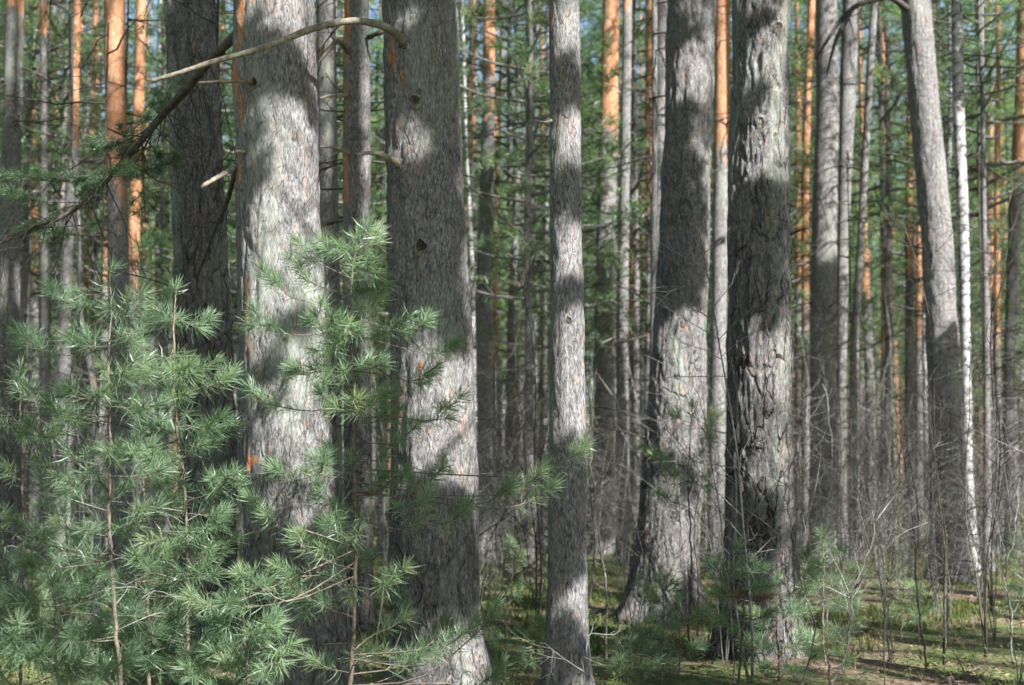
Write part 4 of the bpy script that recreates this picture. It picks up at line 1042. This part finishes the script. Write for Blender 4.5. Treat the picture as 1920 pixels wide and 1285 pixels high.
sapling('tall young pine with a slightly crooked stem, second sapling from the left', [(226, 1285), (216, 1180), (208, 1050), (204, 960), (206, 850), (204, 700), (206, 590), (209, 500)], 7.7,
    [(140, 565), (100, 540), (245, 560), (160, 625), (245, 640), (60, 640), (40, 622), (245, 705), (130, 725), (100, 765), (45, 720), (270, 760), (180, 740), (250, 850), (160, 850), (130, 905), (60, 800), (90, 870), (100, 960), (40, 985), (160, 1000), (270, 960), (60, 1060), (110, 1095), (170, 1080), (150, 940), (260, 1150), (60, 1180), (130, 1180), (290, 1190), (180, 1240), (30, 1120)],
    73, auto=5, auto_len=.5, bare_low=.05, per_m=190, r0=.0135, tint=.42, dead=10)
sapling('young pine cut by the left edge, feathery pale green tops', [(38, 1285), (40, 1100), (42, 900), (38, 790), (38, 690)], 8.6,
    [(130, 780), (0, 800), (80, 820), (10, 880), (110, 900), (-10, 960), (90, 1000), (20, 1040), (120, 1060), (0, 1120), (90, 1140), (20, 1210), (140, 1230)], 74, r0=.012, tint=.62, dead=6)
sapling('bushy young pine between the crooked-stemmed and the bare-stemmed saplings', [(280, 1285), (276, 1100), (270, 940), (262, 820)], 9.0,
    [(230, 850), (310, 860), (200, 920), (330, 930), (230, 1000), (310, 1030), (190, 1080), (340, 1100), (230, 1150), (310, 1180), (210, 1230), (340, 1250)], 75, auto=3, r0=.014, tint=.4)
sapling('low spreading young pine at the bottom left corner', [(110, 1400), (108, 1290), (105, 1180), (100, 1090)], 7.2,
    [(40, 1120), (160, 1110), (20, 1190), (170, 1180), (60, 1230), (140, 1250), (230, 1240), (0, 1260)], 76, r0=.012, tint=.4, dead=6)
sapling('low young pine by the foot of the thick pale grey pine', [(470, 1330), (462, 1240), (455, 1150), (450, 1100)], 8.0,
    [(420, 1170), (500, 1165), (410, 1230), (530, 1230), (470, 1260)], 77, auto=5, r0=.010, twigs=3, tint=.5)
sapling('small young pine against the foot of the leaning thick grey pine', [(1290, 1190), (1296, 1050), (1290, 900), (1298, 760)], 12.5,
    [(1240, 850), (1330, 820), (1215, 845), (1300, 860), (1260, 890), (1345, 780), (1270, 780), (1320, 900), (1250, 930)], 78, r0=.012, twigs=3, tint=.75, per_m=200)
sapling('bright green young pine right of the thickest dark pine', [(1545, 1225), (1542, 1130), (1545, 1060), (1540, 1000)], 11.5,
    [(1510, 1040), (1575, 1030), (1520, 1075), (1565, 1090), (1535, 1100), (1500, 1110), (1580, 1130)], 79, r0=.010, tint=.62)
sapling('young pine with rusty dry needles before the thickest dark pine', [(1385, 1290), (1390, 1200), (1395, 1110), (1385, 1020)], 10.5,
    [(1345, 1110), (1430, 1100), (1340, 1060), (1440, 1150), (1420, 1060), (1350, 1170), (1430, 1210)], 80, r0=.010, twigs=3, tint=.66, dry=2, auto_len=.28)
sapling('small pine bush at the foot of the thickest dark pine, right side', [(1462, 1300), (1460, 1220), (1456, 1140), (1460, 1080)], 10.8,
    [(1420, 1150), (1500, 1140), (1410, 1200), (1505, 1200), (1440, 1250), (1490, 1260)], 81, r0=.009, twigs=3, tint=.55)
sapling('pale seedling pine on the sunny floor right of the thickest dark pine', [(1555, 1290), (1553, 1230), (1550, 1180)], 10.6,
    [(1520, 1190), (1585, 1185), (1525, 1230), (1590, 1240)], 82, r0=.007, twigs=3, tint=.75)
sapling('seedling pine beside the foot of the slender grey pine, bottom right of it', [(1180, 1300), (1185, 1240), (1180, 1200)], 10.4,
    [(1150, 1215), (1210, 1210), (1160, 1250), (1215, 1255)], 83, r0=.007, twigs=3, tint=.5)
sapling('seedling pine before the foot of the leaning thick grey pine', [(1270, 1290), (1275, 1210), (1268, 1120)], 11.0,
    [(1230, 1150), (1310, 1145), (1240, 1200), (1310, 1210), (1260, 1240)], 84, r0=.008, twigs=1, tint=.7, per_m=190)
sapling('faint seedling pine on the mossy floor toward the right edge', [(1690, 1200), (1692, 1140), (1695, 1090)], 13.5,
    [(1660, 1110), (1725, 1105), (1670, 1150), (1725, 1150)], 85, r0=.007, twigs=3, tint=.75, per_m=200)

def seedling_parts(seed, h):
    rng = np.random.default_rng(seed); st, nb = MB(), MB(); n = 10
    P = np.stack([np.cumsum(rng.normal(size=n)) * .012, np.cumsum(rng.normal(size=n)) * .012, np.linspace(-.05, h, n)], 1)
    tube(st, P, np.linspace(.006 + .003 * h, .002, n), 6)
    shoot(nb, P[n // 2:], .003, .095, .0032, 200, 0, rng, .7)
    for k in range(int(5 + 7 * h)):
        i = rng.integers(2, n - 1); a = rng.uniform(0, 6.283); l = rng.uniform(.12, .32) * (1.15 - i / n)
        d = np.array([math.cos(a), math.sin(a), rng.uniform(.1, .7)])
        bough(nb, [P[i], P[i] + d * l * .5 - [0, 0, .02], P[i] + d * l], .0028, rng, 1, .095, .0032, 190, .35, .1, .68 + rng.normal() * .15)
    return [('stem', st.mesh('stem', [STEM]), 0, (1, 1, 1)), ('foliage', nb.mesh('foliage', [NEEDLE, STEM], False), 0, (1, 1, 1))]
SEEDL = [seedling_parts(860 + k, h) for k, h in enumerate([.45, .6, .8, 1.0, .7, .55])]
for k in range(26):
    for _ in range(60):
        y = 10.6 + 12 * rr.random() ** 1.3; x = rr.uniform(-.05, 1.05) * .36 * y
        if k % 6 == 0: x = rr.uniform(-1.05, 0) * .36 * y
        if free(x, y, .4): break
    placed.append((x, y))
    copy_thing('pine_seedling', SEEDL[k % 6], x, y, 'knee-high pine seedling among the twigs and moss of the forest floor', 'seedling', 'pine seedlings on the forest floor', rr.uniform(0, 6.28), rr.uniform(.7, 1.2))

# ------------------------------------------------------------------ leafless shrubs
def px_shrub(label, Y, stem, seed, r0=.008, mat=None, twigs=16, name='bare_shrub', group=None, tl=(.15, .45), forks=()):
    rng = np.random.default_rng(seed)
    pts = [at(x, y, Y + rng.normal() * .05) for x, y in stem]
    z = float(gh(pts[0][0], pts[0][1]))
    if pts[0][2] > z: pts = [np.array([pts[0][0], pts[0][1], z - .05])] + pts
    root = pts[0].copy(); root[2] = z
    t = thing(name, root, label, 'shrub', group)
    mb = MB(); P = smooth_path(pts, 30) - root
    P[2:] += rng.normal(size=(28, 3)) * .006
    tube(mb, P, np.linspace(r0, r0 * .3, 30), 6)
    link('stem', mb.mesh('stem', [mat or GREYTWIG]), t)
    tb = MB(); T = unit(np.gradient(P, axis=0))
    for fk in forks:
        Q = smooth_path([at(x, y, Y + rng.normal() * .06) for x, y in fk], 14) - root
        tube(tb, Q, np.linspace(r0 * .6, r0 * .2, 14), 5)
        for i in range(5):
            j = rng.integers(4, 13); twig_tree(tb, rng, Q[j], unit(Q[j] - Q[j - 1] + rng.normal(size=3) * .02) + rng.normal(size=3) * .5, rng.uniform(.1, .3), r0 * .2, 1, 0, 3)
    for i in range(twigs):
        j = rng.integers(6, 29); s = rng.normal(size=3) * [1, .8, .6]; d = unit(T[j] * .6 + s * .7)
        twig_tree(tb, rng, P[j], d, rng.uniform(*tl), r0 * .38 * (1.1 - j / 50), 2, 0, 3, .6, .1, 3)
    link('twigs', tb.mesh('twigs', [mat or GREYTWIG]), t)
    return t

px_shrub('pale forked leafless shrub standing tall right of the bright green young pine', 10.5, [(1560, 1285), (1585, 1225), (1596, 1150), (1602, 1105), (1628, 1040), (1640, 985), (1622, 890), (1620, 770)], 501, .0085, twigs=14,
    forks=[[(1602, 1105), (1680, 1010), (1740, 980)], [(1640, 980), (1700, 900), (1760, 830)], [(1590, 1120), (1540, 1095)]])
px_shrub('zigzag leafless shrub beside the bright green young pine, left of it', 10.3, [(1500, 1290), (1525, 1210), (1526, 1168), (1515, 1130), (1500, 1090), (1494, 1040), (1510, 985), (1488, 925), (1440, 890)], 502, .0085, twigs=12,
    forks=[[(1494, 1045), (1440, 985), (1360, 930)], [(1510, 985), (1528, 920), (1540, 850)]])
px_shrub('slanting dark leafless shrub toward the right side of the clearing', 11.5, [(1740, 1285), (1728, 1180), (1716, 1080), (1722, 960), (1700, 820)], 503, .008, twigs=18, mat=DARKWOOD)
px_shrub('pale leafless shrub curving up in front of the scarred birch', 13, [(1846, 1140), (1846, 980), (1862, 915), (1874, 830), (1890, 740)], 504, .009, twigs=14, forks=[[(1850, 950), (1800, 938), (1780, 936)]])
px_shrub('leafless shrub crossing in front of the foot of the leaning pine', 13.5, [(1776, 1140), (1762, 1010), (1740, 930), (1750, 820)], 505, .011, twigs=14, forks=[[(1755, 985), (1790, 930), (1810, 905)]])
px_shrub('reddish leafless shrub before the left side of the thickest dark pine', 10.8, [(1376, 1230), (1366, 1120), (1355, 1010), (1342, 920), (1320, 780), (1290, 690)], 506, .007, twigs=18, mat=STEM)
px_shrub('dark leafless shrub in the sunny gap left of the slender grey pine', 11, [(946, 1285), (948, 1200), (946, 1130), (962, 1085), (1010, 1050), (1050, 1000)], 507, .008, twigs=16, mat=DARKWOOD, forks=[[(948, 1150), (930, 1060), (945, 990)]])
px_shrub('pale bare forked twig at the bottom edge right of the slender grey pine', 8.6, [(1086, 1290), (1100, 1215), (1112, 1175), (1122, 1152)], 508, .006, twigs=3, forks=[[(1095, 1260), (1050, 1230), (1020, 1205)], [(1110, 1188), (1150, 1190), (1165, 1178)]])
px_shrub('pale thin shrub rising right beside the slender grey pine', 12.5, [(1136, 1110), (1124, 1000), (1112, 900), (1106, 800), (1120, 690)], 509, .010, twigs=16, forks=[[(1130, 1060), (1105, 950), (1098, 860)], [(1118, 930), (1150, 840), (1160, 740)]])
px_shrub('leafless shrub with brown twigs before the centre of the leaning thick grey pine', 12, [(1300, 1285), (1310, 1130), (1302, 980), (1320, 860), (1290, 720)], 510, .006, twigs=18, mat=STEM)
px_shrub('dark wispy shrub in front of the gap right of the thickest dark pine', 14, [(1550, 1190), (1548, 1000), (1560, 860), (1545, 720)], 511, .010, twigs=20)
px_shrub('leafless shrub close to the right edge, leaning outward', 12, [(1895, 1140), (1880, 1080), (1900, 1010), (1912, 900)], 512, .008, twigs=14)

SHRUBS = [shrub_mesh(600 + k, rr.uniform(1.7, 2.6), 2 + k % 2, [GREYTWIG, DARKWOOD, GREYTWIG, GREYTWIG, GREYTWIG][k % 5]) for k in range(10)]
TALLS = [shrub_mesh(630 + k, rr.uniform(3.2, 4.8), 2, [GREYTWIG, DARKWOOD][k % 2], .08, .0105, 4, 2) for k in range(6)]
gaps = [(452, 725, 'between the two thick grey pines'), (880, 1030, 'in the central gap'), (1095, 1215, 'right of the slender grey pine'), (1320, 1370, 'before the slim two-tone pine'), (1480, 1740, 'left of the leaning pine'), (1810, 1990, 'by the right edge')]
for k in range(285):
    for _ in range(60):
        y = 10.8 + 30 * rr.random() ** 1.5; x = rr.uniform(-.12, 1.12) * .36 * y
        if k % 4 == 0: x = rr.uniform(-1.1, .1) * .36 * y; y = max(y, 13)
        if free(x, y, .42): break
    placed.append((x, y))
    tall = k % 3 == 0
    me = (TALLS if tall else SHRUBS)[k % (6 if tall else 10)]
    copy_thing('bare_shrub', [('twigs', me, 0, (1, 1, 1))], x, y,
        'tall thin leafless stem in the grey undergrowth behind the big trunks' if tall else 'low leafless twiggy shrub in the grey undergrowth behind the big trunks', 'shrub',
        'tall bare stems of the undergrowth' if tall else 'low bare shrubs of the undergrowth', rr.uniform(0, 6.28), rr.uniform(.75, 1.2))

def brushwood():
    rng = np.random.default_rng(77); mb = MB()
    n = 1050
    for k in range(n):
        y = rng.uniform(22, 75); x = rng.uniform(-1, 1) * (.36 * y * 1.15 + 1)
        h = rng.uniform(1.5, 5.5); z = float(gh(x, y)); d = unit(np.array([rng.normal() * .12, rng.normal() * .12, 1]))
        p = np.array([x, y, z - .1]); pts = [p]
        for i in range(5):
            d = unit(d + rng.normal(size=3) * .10); pts.append(pts[-1] + d * h / 5)
        r = rng.uniform(.009, .024); pts = np.array(pts); m = int(rng.random() < .55)
        tube(mb, pts, np.linspace(r, r * .3, 6), 3, m)
        for i in range(5):
            j = rng.integers(1, 6); a = rng.uniform(0, 6.283); l = rng.uniform(.4, 1.2)
            e = pts[j] + np.array([math.cos(a), math.sin(a), rng.uniform(-.1, .9)]) * l
            tube(mb, np.array([pts[j], pts[j] * .5 + e * .5 + rng.normal(size=3) * .06, e]), [r * .45, r * .35, .003], 3, m)
    o = link('undergrowth', mb.mesh('undergrowth', [GREYTWIG, DARKWOOD])); tag(o, 'dense grey thicket of bare stems filling the wood behind the trunks', 'undergrowth', None, 'stuff')
brushwood()

# fallen wood
def fallen(label, pts, r, mat, seed, twigs=3):
    rng = np.random.default_rng(seed)
    P = np.array([at(*p) for p in pts]); P[:, 2] = gh(P[:, 0], P[:, 1]) + r * .8
    P = smooth_path(P, 14); root = P[0].copy(); mb = MB(); P = P - root
    tube(mb, P, np.linspace(r, r * .5, 14), 8)
    for i in range(twigs):
        j = rng.integers(4, 13); d = unit(P[j] - P[j - 1]) + rng.normal(size=3) * [.7, .7, .15] + [0, 0, .25]
        twig_tree(mb, rng, P[j], d, rng.uniform(.15, .4), r * .3, 1, 0, 4)
    o = link('fallen_branch', mb.mesh('fallen_branch', [mat]), None, root)
    tag(o, label, 'branch', 'fallen branches on the forest floor')
fallen('short thick broken branch lying on the sunny floor at bottom right', [(1765, 1262, 11.0), (1800, 1245, 11.3), (1838, 1228, 11.7)], .022, STEM, 1)
fallen('thin straight stick lying in front of the broken branch at bottom right', [(1760, 1252, 11.0), (1830, 1246, 11.1), (1885, 1250, 11.0)], .009, STEM, 2)
fallen('dark log lying across the far end of the central gap', [(950, 1042, 21), (1000, 1040, 21.5), (1050, 1035, 22)], .10, DARKWOOD, 3)

#SECTION_CAMERA
# ------------------------------------------------------------------ light, sky, camera
world = bpy.data.worlds.new('World'); SC.world = world; world.use_nodes = True
nt = world.node_tree
for n in list(nt.nodes): nt.nodes.remove(n)
sky = nt.nodes.new('ShaderNodeTexSky'); sky.sky_type = 'NISHITA'; sky.sun_disc = False
sky.sun_elevation = SUN_EL; sky.sun_rotation = SUN_AZ; sky.dust_density = 1.0; sky.air_density = 1.0
bg = nt.nodes.new('ShaderNodeBackground'); bg.inputs['Strength'].default_value = .062
wo = nt.nodes.new('ShaderNodeOutputWorld')
nt.links.new(sky.outputs[0], bg.inputs[0]); nt.links.new(bg.outputs[0], wo.inputs[0])
sl = bpy.data.lights.new('sun', 'SUN'); sl.energy = 4.8; sl.angle = math.radians(.55); sl.color = (1, .98, .945)
so = bpy.data.objects.new('sun', sl); COL.objects.link(so)
so.rotation_euler = Vector([float(c) for c in SUN]).to_track_quat('Z', 'Y').to_euler(); so.location = (20, -20, 40)

cam = bpy.data.cameras.new('camera'); co = bpy.data.objects.new('camera', cam); COL.objects.link(co)
cam.lens = LENS; cam.sensor_width = 36; cam.clip_end = 2000; cam.clip_start = .1
co.location = (0, 0, EYE); co.rotation_euler = (math.pi / 2 + PITCH, 0, 0)
cam.dof.use_dof = True; cam.dof.focus_distance = 9.0; cam.dof.aperture_fstop = 2.0
SC.camera = co
SC.view_settings.view_transform = 'Standard'; SC.view_settings.look = 'None'
SC.view_settings.exposure = 1.9; SC.view_settings.gamma = 1.0
SC.view_settings.use_curve_mapping = False
SC.cycles.max_bounces = 6; SC.cycles.diffuse_bounces = 3; SC.cycles.transmission_bounces = 3
SC.cycles.use_denoising = True
